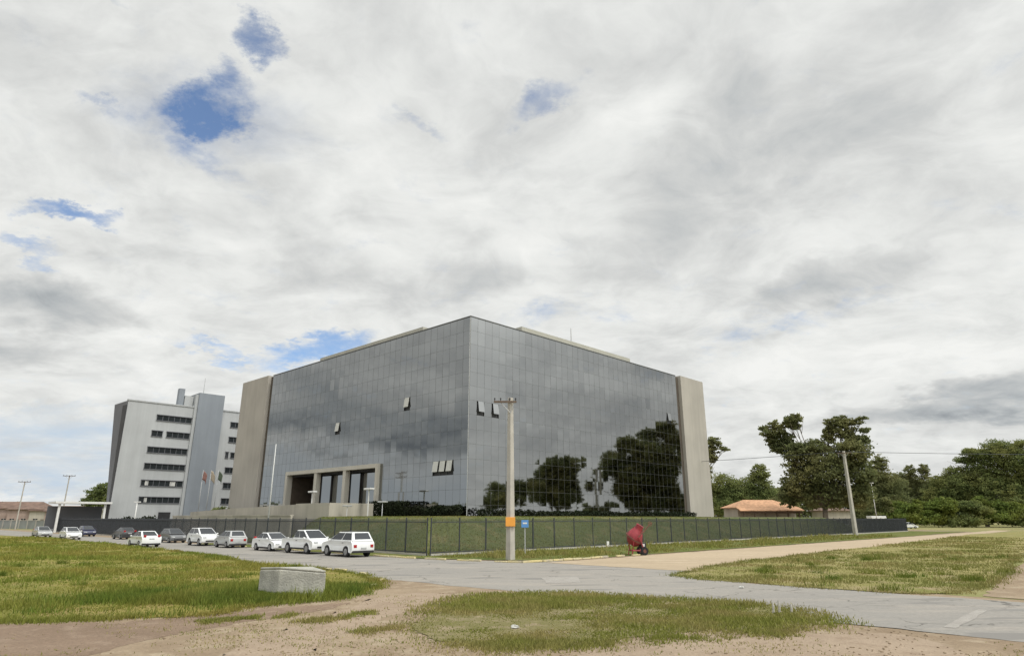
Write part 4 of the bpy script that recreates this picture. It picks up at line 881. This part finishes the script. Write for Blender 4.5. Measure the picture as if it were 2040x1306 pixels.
g = MB(); lathe(g, [(-.56, .02), (-.56, .30), (-.50, .38), (-.2, .58), (.0, .59), (.34, .44), (.66, .27), (.80, .26), (.84, .29), (.80, .24), (.34, .40), (.0, .54), (-.4, .42)], cen, axd); g.build('drum', 'p_mixer', t, smooth=True)
g = MB(); lathe(g, [(-.17, .57), (-.17, .65), (-.07, .66), (-.07, .57)], cen, axd); g.build('gear_ring', 'p_rust', t)
g = MB()
for k in range(3):
    a_ = 2*math.pi*k/3; u_ = axd.cross(Vector((0, 1, 0))).normalized(); v_ = axd.cross(u_); q_ = cen + axd*.25 + (u_*math.cos(a_)+v_*math.sin(a_))*.40; g.par(q_, axd*.28, (cen+axd*.3-q_)*.6, axd.cross(cen+axd*.3-q_)*.08)
g.build('mixing_blade', 'p_rust', t)
g = MB()
for sg in (-1, 1): g.tube([(-.5, sg*.42, 0), (-.34, sg*.5, .9), (-.08, sg*.72, 1.14)], .045, 7); g.tube([(.42, sg*.42, .26), (.2, sg*.55, .8), (-.08, sg*.72, 1.14)], .045, 7); g.tube([(-.46, sg*.44, .3), (.42, sg*.42, .3)], .04, 7)
g.tube([(-.46, -.44, .3), (-.46, .44, .3)], .04, 7); g.tube([(.42, -.55, .26), (.42, .55, .26)], .035, 7); g.build('frame', 'p_mixer', t)
for sg in (-1, 1):
    g = MB(); g.tube([(.42, sg*.5-.06, .27), (.42, sg*.5-.045, .27), (.42, sg*.5+.045, .27), (.42, sg*.5+.06, .27)], [.235, .27, .27, .235], 18); wh = g.build('wheel', 'rubber', t); r = MB(); r.tube([(.42, sg*.5-.07, .27), (.42, sg*.5+.07, .27)], .12, 12); r.build('rim', 'p_rust', wh)
g = MB(); g.box(.22, .62, -.34, .2, .42, .78); o = g.build('motor_box', 'plastic', t, bevel=.03); f = MB(); f.box(.33, .50, -.347, -.342, .55, .72); f.build('label_plate', 'white', o)
g = MB(); g.tube([(-.08, -.74, 1.14), (.36, -.74, 1.5), (.86, -.70, 1.98)], [.04, .035, .03], 7); g.tube([(.86, -.70, 1.98), (1.02, -.70, 2.02)], .035, 7); g.tube([Vector((.86, -.70, 1.98)) + Vector((.13*math.cos(k*math.pi/6), 0, .13*math.sin(k*math.pi/6))) for k in range(13)], .022, 6, cap=False); g.build('tilt_lever', 'p_rust', t)
g = MB(); g.tube([(-.5, .0, .3), (-.62, 0, 1.0), (-.55, 0, 1.5)], .03, 6); g.build('guard_bar', 'p_mixer', t)
# ------------------------------------------------------------------ houses
def house(loc, rz, Lx, Ly, zw, zr, label, wall, roof, hip=2.5, wins=3, name='house', veranda=False):
    t = thing(name, loc, label, 'house', rz)
    g = MB(); g.box(-Lx/2, Lx/2, -Ly/2, Ly/2, 0, zw); g.build('wall', wall, t)
    e = .6; g = MB(); a, b = Lx/2+e, Ly/2+e
    g.add([(-a, -b, zw), (a, -b, zw), (a, b, zw), (-a, b, zw), (-Lx/2+hip, 0, zr), (Lx/2-hip, 0, zr), (-a, -b, zw-.14), (a, -b, zw-.14), (a, b, zw-.14), (-a, b, zw-.14)],
          [(0, 1, 5, 4), (1, 2, 5), (2, 3, 4, 5), (3, 0, 4), (6, 7, 1, 0), (7, 8, 2, 1), (8, 9, 3, 2), (9, 6, 0, 3), (9, 8, 7, 6)]); g.build('roof', roof, t)
    for i in range(wins):
        x = -Lx/2 + Lx*(i+.5)/wins; g = MB(); g.box(x-.6, x+.6, -Ly/2-.03, -Ly/2+.1, 1.0, min(2.3, zw-.4)); f = g.build('window', 'glass', t)
        q = MB(); q.box(x-.7, x+.7, -Ly/2-.06, -Ly/2-.032, .88, 1.0); q.box(x-.03, x+.03, -Ly/2-.06, -Ly/2-.034, 1.0, min(2.3, zw-.4)); q.build('frame', 'white', f)
    g = MB(); x = -Lx/2+Lx*.5/wins+Lx/wins/2; g.box(x-.45, x+.45, -Ly/2-.04, -Ly/2+.1, 0, 2.1); g.build('door', 'woodpanel', t)
    if veranda:
        for i in range(6):
            x = -Lx/2 + .4 + (Lx-.8)*i/5; g = MB(); g.box(x-.14, x+.14, -Ly/2-2.4, -Ly/2-2.1, 0, zw-.7); g.build('veranda_post', 'wood', t)
        g = MB(); g.prism([(-Lx/2-.6, -Ly/2-2.9, zw-.85), (-Lx/2-.6, -Ly/2-2.9, zw-.70), (-Lx/2-.6, -Ly/2-.62, zw-.02), (-Lx/2-.6, -Ly/2-.62, zw-.17)], (Lx+1.2, 0, 0)); g.build('veranda_roof', roof, t)
        g = MB(); g.box(-Lx/2-.4, Lx/2+.4, -Ly/2-2.45, -Ly/2-2.05, zw-1.3, zw-.95); g.build('veranda_beam', 'wood', t)
    return t
hx = at(1522, 1020, 150)
house((hx.x, 153, 0), R(4), 13.4, 8, 4.8, 6.5, 'low house with terracotta hip roof and brown veranda right of the glass building', 'cream', 'terracotta', 3.2, 4, veranda=True)
p = at(1655, 1018, 168); house((p.x, 168, 0), 0, 7, 6, 4.3, 5.2, 'small cream outbuilding half hidden under the big double-crowned tree', 'cream', 'brownroof', 2, 2)
for px, Lx, zw, zr, wl, rf, lb in ((8, 20, 5.3, 7.3, 'rosewall', 'brownroof', 'long low house with brown roof at the left edge of the skyline'), (52, 9, 5.0, 6.2, 'rosewall', 'brownroof', 'low pinkish house under the farther of the thin utility poles'),
                         (98, 11, 4.6, 6.0, 'cream', 'brownroof', 'low cream house with brown roof between the two thin utility poles'), (150, 13, 4.4, 6.0, 'rosewall', 'brownroof', 'low brown-roofed house behind the left end of the dark fence'), (196, 9, 4.7, 6.6, 'cream', 'screen', 'low cream house with grey roof beside the office canopy')):
    p = at(px, 1025, 200); house((p.x, 200 + (px % 5), 0), R(12), Lx, 8, zw, zr, lb, wl, rf, 2, 3)
g = MB(); a, b = at(-40, 1040, 165), at(142, 1040, 150); d = Vector((b.x-a.x, b.y-a.y, 0)); t = thing('boundary_wall', (a.x, a.y, 0), 'bluish grey block wall in front of the low houses at far left', 'wall')
Lw = d.length; d.normalize(); nn = Vector((-d.y, d.x, 0)); g.par((0, 0, 0), d*Lw, nn*.2, (0, 0, 1.9)); g.build('wall_face', 'oldwall', t)
g = MB(); g.par(-nn*.06+UP*1.9, d*Lw, nn*.32, (0, 0, .1)); g.build('coping', 'concrete', t)
for i in range(12): g = MB(); g.par(d*(Lw*i/11-.15)-nn*.07, d*.3, nn*.34, (0, 0, 2.06)); g.build('pier', 'concrete', t)

# ------------------------------------------------------------------ trees
def tree(loc, blobs, label, m='leaf_dark', trunk_h=4, tr=.3, leaf=.45, dens=1.0, cat='tree', name='tree', limbs=True, group=None, ry=.8, az=None):
    """blobs: (dx, z, rx, rz) clumps across the view; each gets depth, leaves cluster on small sprays"""
    t = thing(name, loc, label, cat, 0, group); g = MB()
    az = math.atan2(loc[1], loc[0]) - math.pi/2 if az is None else az; ca, sa = math.cos(az), math.sin(az)
    if limbs:
        zlow = min(b[1]-b[3]*.2 for b in blobs); th = min(trunk_h, zlow+1) if trunk_h else zlow
        fork = Vector((random.uniform(-.3, .3), random.uniform(-.3, .3), th)); g.tube([(0, 0, -.1), (.05, .02, th*.5), fork], [tr*1.25, tr, tr*.85], 9)
    allp = []; tint = []
    for (dx, z, rx, rz) in blobs:
        dy = random.uniform(-.5, .5)*rx*ry; cx, cy = dx*ca - dy*sa, dx*sa + dy*ca
        if limbs:
            c = Vector((cx, cy, z)); mid = fork.lerp(c, .5) + Vector((random.uniform(-.5, .5), random.uniform(-.5, .5), .6)); mid.z = max(mid.z, th)
            g.tube([fork - UP*.3, mid, c - UP*rz*.1], [tr*.55, tr*.24, tr*.05], 6)
            for k in range(3):
                e = c + Vector((random.gauss(0, rx*.6), random.gauss(0, rx*.6), random.uniform(-.3, .4)*rz)); g.tube([mid.lerp(c, .6), e], [tr*.12, tr*.03], 4)
        nsp = max(9, int(30*dens*(rx*rz)**.75)); 
        th_ = rng.random(nsp)*2*np.pi; u = rng.random(nsp)*2-1; rr = (.3+.85*rng.random(nsp)**.6)
        sx_ = cx + rx*rr*np.sqrt(1-u*u)*np.cos(th_); sy_ = cy + rx*ry*rr*np.sqrt(1-u*u)*np.sin(th_); sz_ = z + rz*rr*u
        for q in range(nsp):
            n = rng.integers(16, 30); s = .6+.45*rng.random(); s *= max(.6, min(1.3, rx/3))
            pp = rng.normal(size=(n, 3))*np.array([s, s, s*.45])*.55 + np.array([sx_[q], sy_[q], sz_[q]])
            allp.append(pp); tint.append(np.clip(.75*rng.random()+.35*(rng.random(n)), 0, 1))
    allp = np.concatenate(allp); keep = allp[:, 2] > .1
    leafy('crown', m, allp[keep], leaf, t, np.concatenate(tint)[keep])
    if limbs: g.build('trunk', 'bark', t, smooth=True)
    return t
def tree_px(px, Y, blobs_px, label, base=0, **k):
    """blobs given as (px, py, rx, ry) measured on the photograph and turned into metres at distance Y"""
    b0 = at(px, 1035, Y); mpp = (at(px+10, 950, Y)-at(px, 950, Y)).length/10; out = []
    for x, y, rx, ry in blobs_px:
        q = at(x, y, Y); out.append(((q.x-b0.x), q.z, rx*mpp, ry*mpp))
    return tree((b0.x, Y, base), out, label, **k)
tree_px(1645, 140, [(1552, 850, 15, 17), (1588, 831, 13, 8), (1574, 838, 14, 10), (1586, 846, 10, 10), (1528, 848, 7, 5), (1545, 872, 12, 14), (1572, 868, 12, 9), (1590, 896, 22, 16), (1650, 850, 9, 14), (1675, 862, 18, 16), (1708, 838, 9, 3), (1712, 862, 9, 4), (1690, 878, 18, 12), (1536, 858, 14, 8), (1560, 885, 18, 16), (1668, 842, 18, 11), (1648, 868, 11, 15), (1695, 846, 10, 5), (1622, 892, 30, 14), (1690, 900, 30, 22), (1600, 915, 34, 28), (1650, 935, 44, 36), (1705, 940, 24, 32), (1595, 965, 30, 28), (1640, 985, 44, 24), (1700, 985, 28, 26), (1555, 890, 12, 10), (1712, 880, 8, 6), (1575, 985, 18, 20)],
        'big dark double-crowned tree behind the concrete pole on the right', m='leaf_dark', tr=.55, trunk_h=5, leaf=.48)
tree_px(1396, 165, [(1420, 888, 14, 16), (1440, 896, 9, 4), (1405, 905, 16, 14), (1420, 915, 8, 6), (1395, 940, 20, 24)], 'tree whose top sticks out past the right end wall of the glass building', tr=.4, trunk_h=8)
tree_px(1455, 190, [(1440, 968, 30, 22), (1475, 972, 26, 18), (1420, 990, 24, 22), (1465, 992, 34, 18), (1440, 1005, 36, 16)], 'low round green tree behind the terracotta-roofed house, next to the glass building', m='leaf_mid', tr=.35)
tree_px(1512, 190, [(1513, 940, 16, 14), (1510, 962, 22, 18), (1520, 985, 24, 20), (1500, 1000, 28, 16), (1540, 1000, 20, 16)], 'slender tree between the low round tree and the big double-crowned tree', m='leaf_mid', tr=.3)
tree_px(1750, 200, [(1749, 922, 14, 14), (1745, 945, 22, 18), (1765, 965, 28, 22), (1740, 985, 24, 22), (1775, 1000, 30, 20)], 'pointed tree directly right of the big double-crowned tree', tr=.35)
tree_px(1818, 215, [(1812, 940, 10, 12), (1834, 938, 10, 12), (1800, 955, 20, 14), (1835, 962, 20, 14), (1815, 980, 34, 22), (1850, 985, 26, 20), (1800, 1005, 34, 20)], 'twin-tipped dark tree in the middle of the right-hand treeline', tr=.4)
tree_px(1890, 205, [(1900, 945, 22, 14), (1880, 962, 22, 14), (1910, 970, 30, 22), (1880, 990, 34, 22), (1925, 1000, 30, 22)], 'spreading blue-green tree left of the tallest tree in the right-hand treeline', m='leaf_mid', tr=.4)
tree_px(1965, 200, [(1975, 893, 26, 14), (1950, 905, 22, 12), (1930, 900, 14, 7), (1925, 915, 18, 6), (1990, 910, 28, 18), (1960, 930, 34, 22), (2000, 945, 30, 26), (1955, 960, 36, 26), (1990, 985, 40, 28)], 'tallest bushy tree of the right-hand treeline, near the picture edge', m='leaf_mid', tr=.5, trunk_h=5)
tree_px(2055, 195, [(2035, 895, 22, 16), (2065, 890, 26, 16), (2045, 920, 36, 24), (2075, 940, 36, 30), (2040, 960, 36, 28), (2060, 1000, 46, 28)], 'broad olive tree cut by the right edge of the picture', m='leaf_mid', tr=.5)
for i, (px, py, rx, ry, m, lb) in enumerate([(1790, 1010, 34, 16, 'leaf_fresh', 'fresh green bush behind the end of the fence, under the pointed tree'), (1850, 1012, 36, 18, 'leaf_fresh', 'fresh green bush in the middle of the right-hand scrub'), (1915, 1018, 36, 18, 'leaf_mid', 'dull green bush under the tallest tree'), (1985, 1008, 34, 22, 'leaf_fresh', 'large yellow-green bush under the tallest tree near the picture edge'), (2040, 1015, 36, 22, 'leaf_mid', 'dark bush at the right edge of the picture'), (1735, 1010, 26, 18, 'leaf_dark', 'dark bush below the big double-crowned tree'), (1560, 1005, 24, 16, 'leaf_dark', 'dark bush between the terracotta roof and the big tree trunk')]):
    tree_px(px, 185 if px > 1700 else 172, [(px+random.uniform(-1, 1)*rx, py+random.uniform(-.7, 1.0)*ry, rx*random.uniform(.25, .55), ry*random.uniform(.3, .6)) for _ in range(9)] + [(px, py+18, rx*1.1, 12), (px-rx*.4, py+8, rx*.6, ry*.6)], lb, m=m, limbs=False, cat='bush', name='bush', dens=1.1)
tree_px(192, 172, [(208, 972, 14, 10), (195, 982, 18, 12), (205, 998, 22, 12), (180, 1000, 12, 10)], 'small green tree behind the canopy of the grey office building', m='leaf_mid', tr=.25)
tree_px(18, 260, [(12, 1006, 14, 6), (30, 1005, 10, 5), (20, 1014, 20, 8)], 'small dark tree over the brown roof at the left edge', tr=.25)
for i, (px, m, lb) in enumerate(((262, 'hedge', 'dark shrub under the office canopy, left of the short white lamp post'), (300, 'hedge', 'dark shrub before the office wall, right of the short white lamp post'), (448, 'leaf_mid', 'pale green shrub at the foot of the grey tower'))):
    y = 1020 if m == 'leaf_mid' else 1040
    tree_px(px, 117, [(px, y, 22, 9), (px-14, y+6, 16, 8), (px+16, y+6, 16, 8), (px, y+12, 24, 10)], lb, m=m, limbs=False, cat='bush', name='bush', leaf=.4)
n_ = 60000; pxs = 1405+rng.random(n_)*760; top_ = 985-26*fbm(pxs/60, pxs*0+2, 1.0)+np.where(pxs > 1740, -14, 0); Yw = 245+rng.random(n_)*10
az_ = np.array([[ray(q, 1031).x/ray(q, 1031).y] for q in np.linspace(1405, 2165, 100)]).ravel(); tx = np.interp(pxs, np.linspace(1405, 2165, 100), az_)
zt = CZ+(1031-top_)/F0*Yw*1.0; wp = np.stack([tx*Yw, Yw, rng.random(n_)**.7*zt], 1)
o = leafy('woods', 'leaf_dark', wp, .95); tag(o, 'far dark wood filling the gaps behind the right-hand treeline', 'wood', None, 'stuff')
# trees beyond the right edge, seen in the mirror wall
def rtree(px, Dm, blobs, label, **k):
    """tree standing where the mirror wall shows it: the wall's reflected ray followed Dm metres"""
    def refl(x, y):
        r = ray(x, y); den = r.x*nR.x + r.y*nR.y; k_ = (C0.x*nR.x + C0.y*nR.y)/den; hit = Vector((0, 0, CZ)) + r*k_; r = r/math.hypot(r.x, r.y)
        rn = r - nR*(2*(r.x*nR.x + r.y*nR.y)); return hit + rn*Dm, k_*math.hypot(*ray(x, y)[:2]) + Dm
    b, tot = refl(px, 1028); mpp = tot/F0*1.05; out = []
    r0 = ray(px, 1028); r0 = Vector((r0.x, r0.y, 0)).normalized(); rd_ = r0 - nR*(2*(r0.x*nR.x + r0.y*nR.y)); az = math.atan2(rd_.y, rd_.x)-math.pi/2
    for x, y, rx, ry in blobs: out.append((-(x-px)*mpp, refl(x, y)[0].z, rx*mpp, ry*mpp))
    return tree((b.x, b.y, 0), out, label, az=az, **k)
rtree(1285, 116, [(1330, 862, 20, 16), (1345, 885, 18, 20), (1300, 872, 14, 14), (1262, 885, 22, 14), (1295, 905, 44, 24), (1235, 920, 30, 22), (1330, 925, 30, 30), (1210, 940, 14, 9), (1275, 945, 46, 28), (1258, 975, 30, 22), (1320, 975, 34, 26), (1290, 1000, 44, 16), (1340, 1000, 24, 20), (1192, 965, 8, 10)], 'huge dark tree mirrored at the right end of the glass wall', tr=.6, trunk_h=5, leaf=.7)
rtree(1110, 100, [(1110, 925, 26, 12), (1135, 930, 22, 14), (1088, 945, 19, 16), (1118, 955, 32, 20), (1142, 970, 14, 15), (1085, 980, 26, 20), (1120, 990, 36, 18), (1070, 965, 10, 12)], 'round dark tree mirrored in the middle of the right-hand glass wall', tr=.5, trunk_h=4, leaf=.65)
rtree(1010, 90, [(1000, 975, 22, 12), (1030, 975, 22, 12), (1010, 995, 36, 14), (985, 1000, 16, 12)], 'low dark tree mirrored beside the tall utility pole', tr=.35, leaf=.6)
rtree(1180, 120, [(1172, 1010, 12, 6), (1195, 1012, 14, 6), (1215, 1008, 12, 7), (1180, 1019, 30, 6)], 'low dark tree mirrored between the two big reflected trees', tr=.25, leaf=.6)
for k in range(7):
    x, y = -120-random.random()*40, 60+k*14; tree((x, y, 0), [(random.uniform(-3, 3), 2.5+random.random()*1.5, 4+random.random()*2, 2+random.random()) for _ in range(4)], 'low dark tree mirrored along the foot of the left glass wall', m='leaf_dark', tr=.25, leaf=.7, group='mirrored low trees to the west')
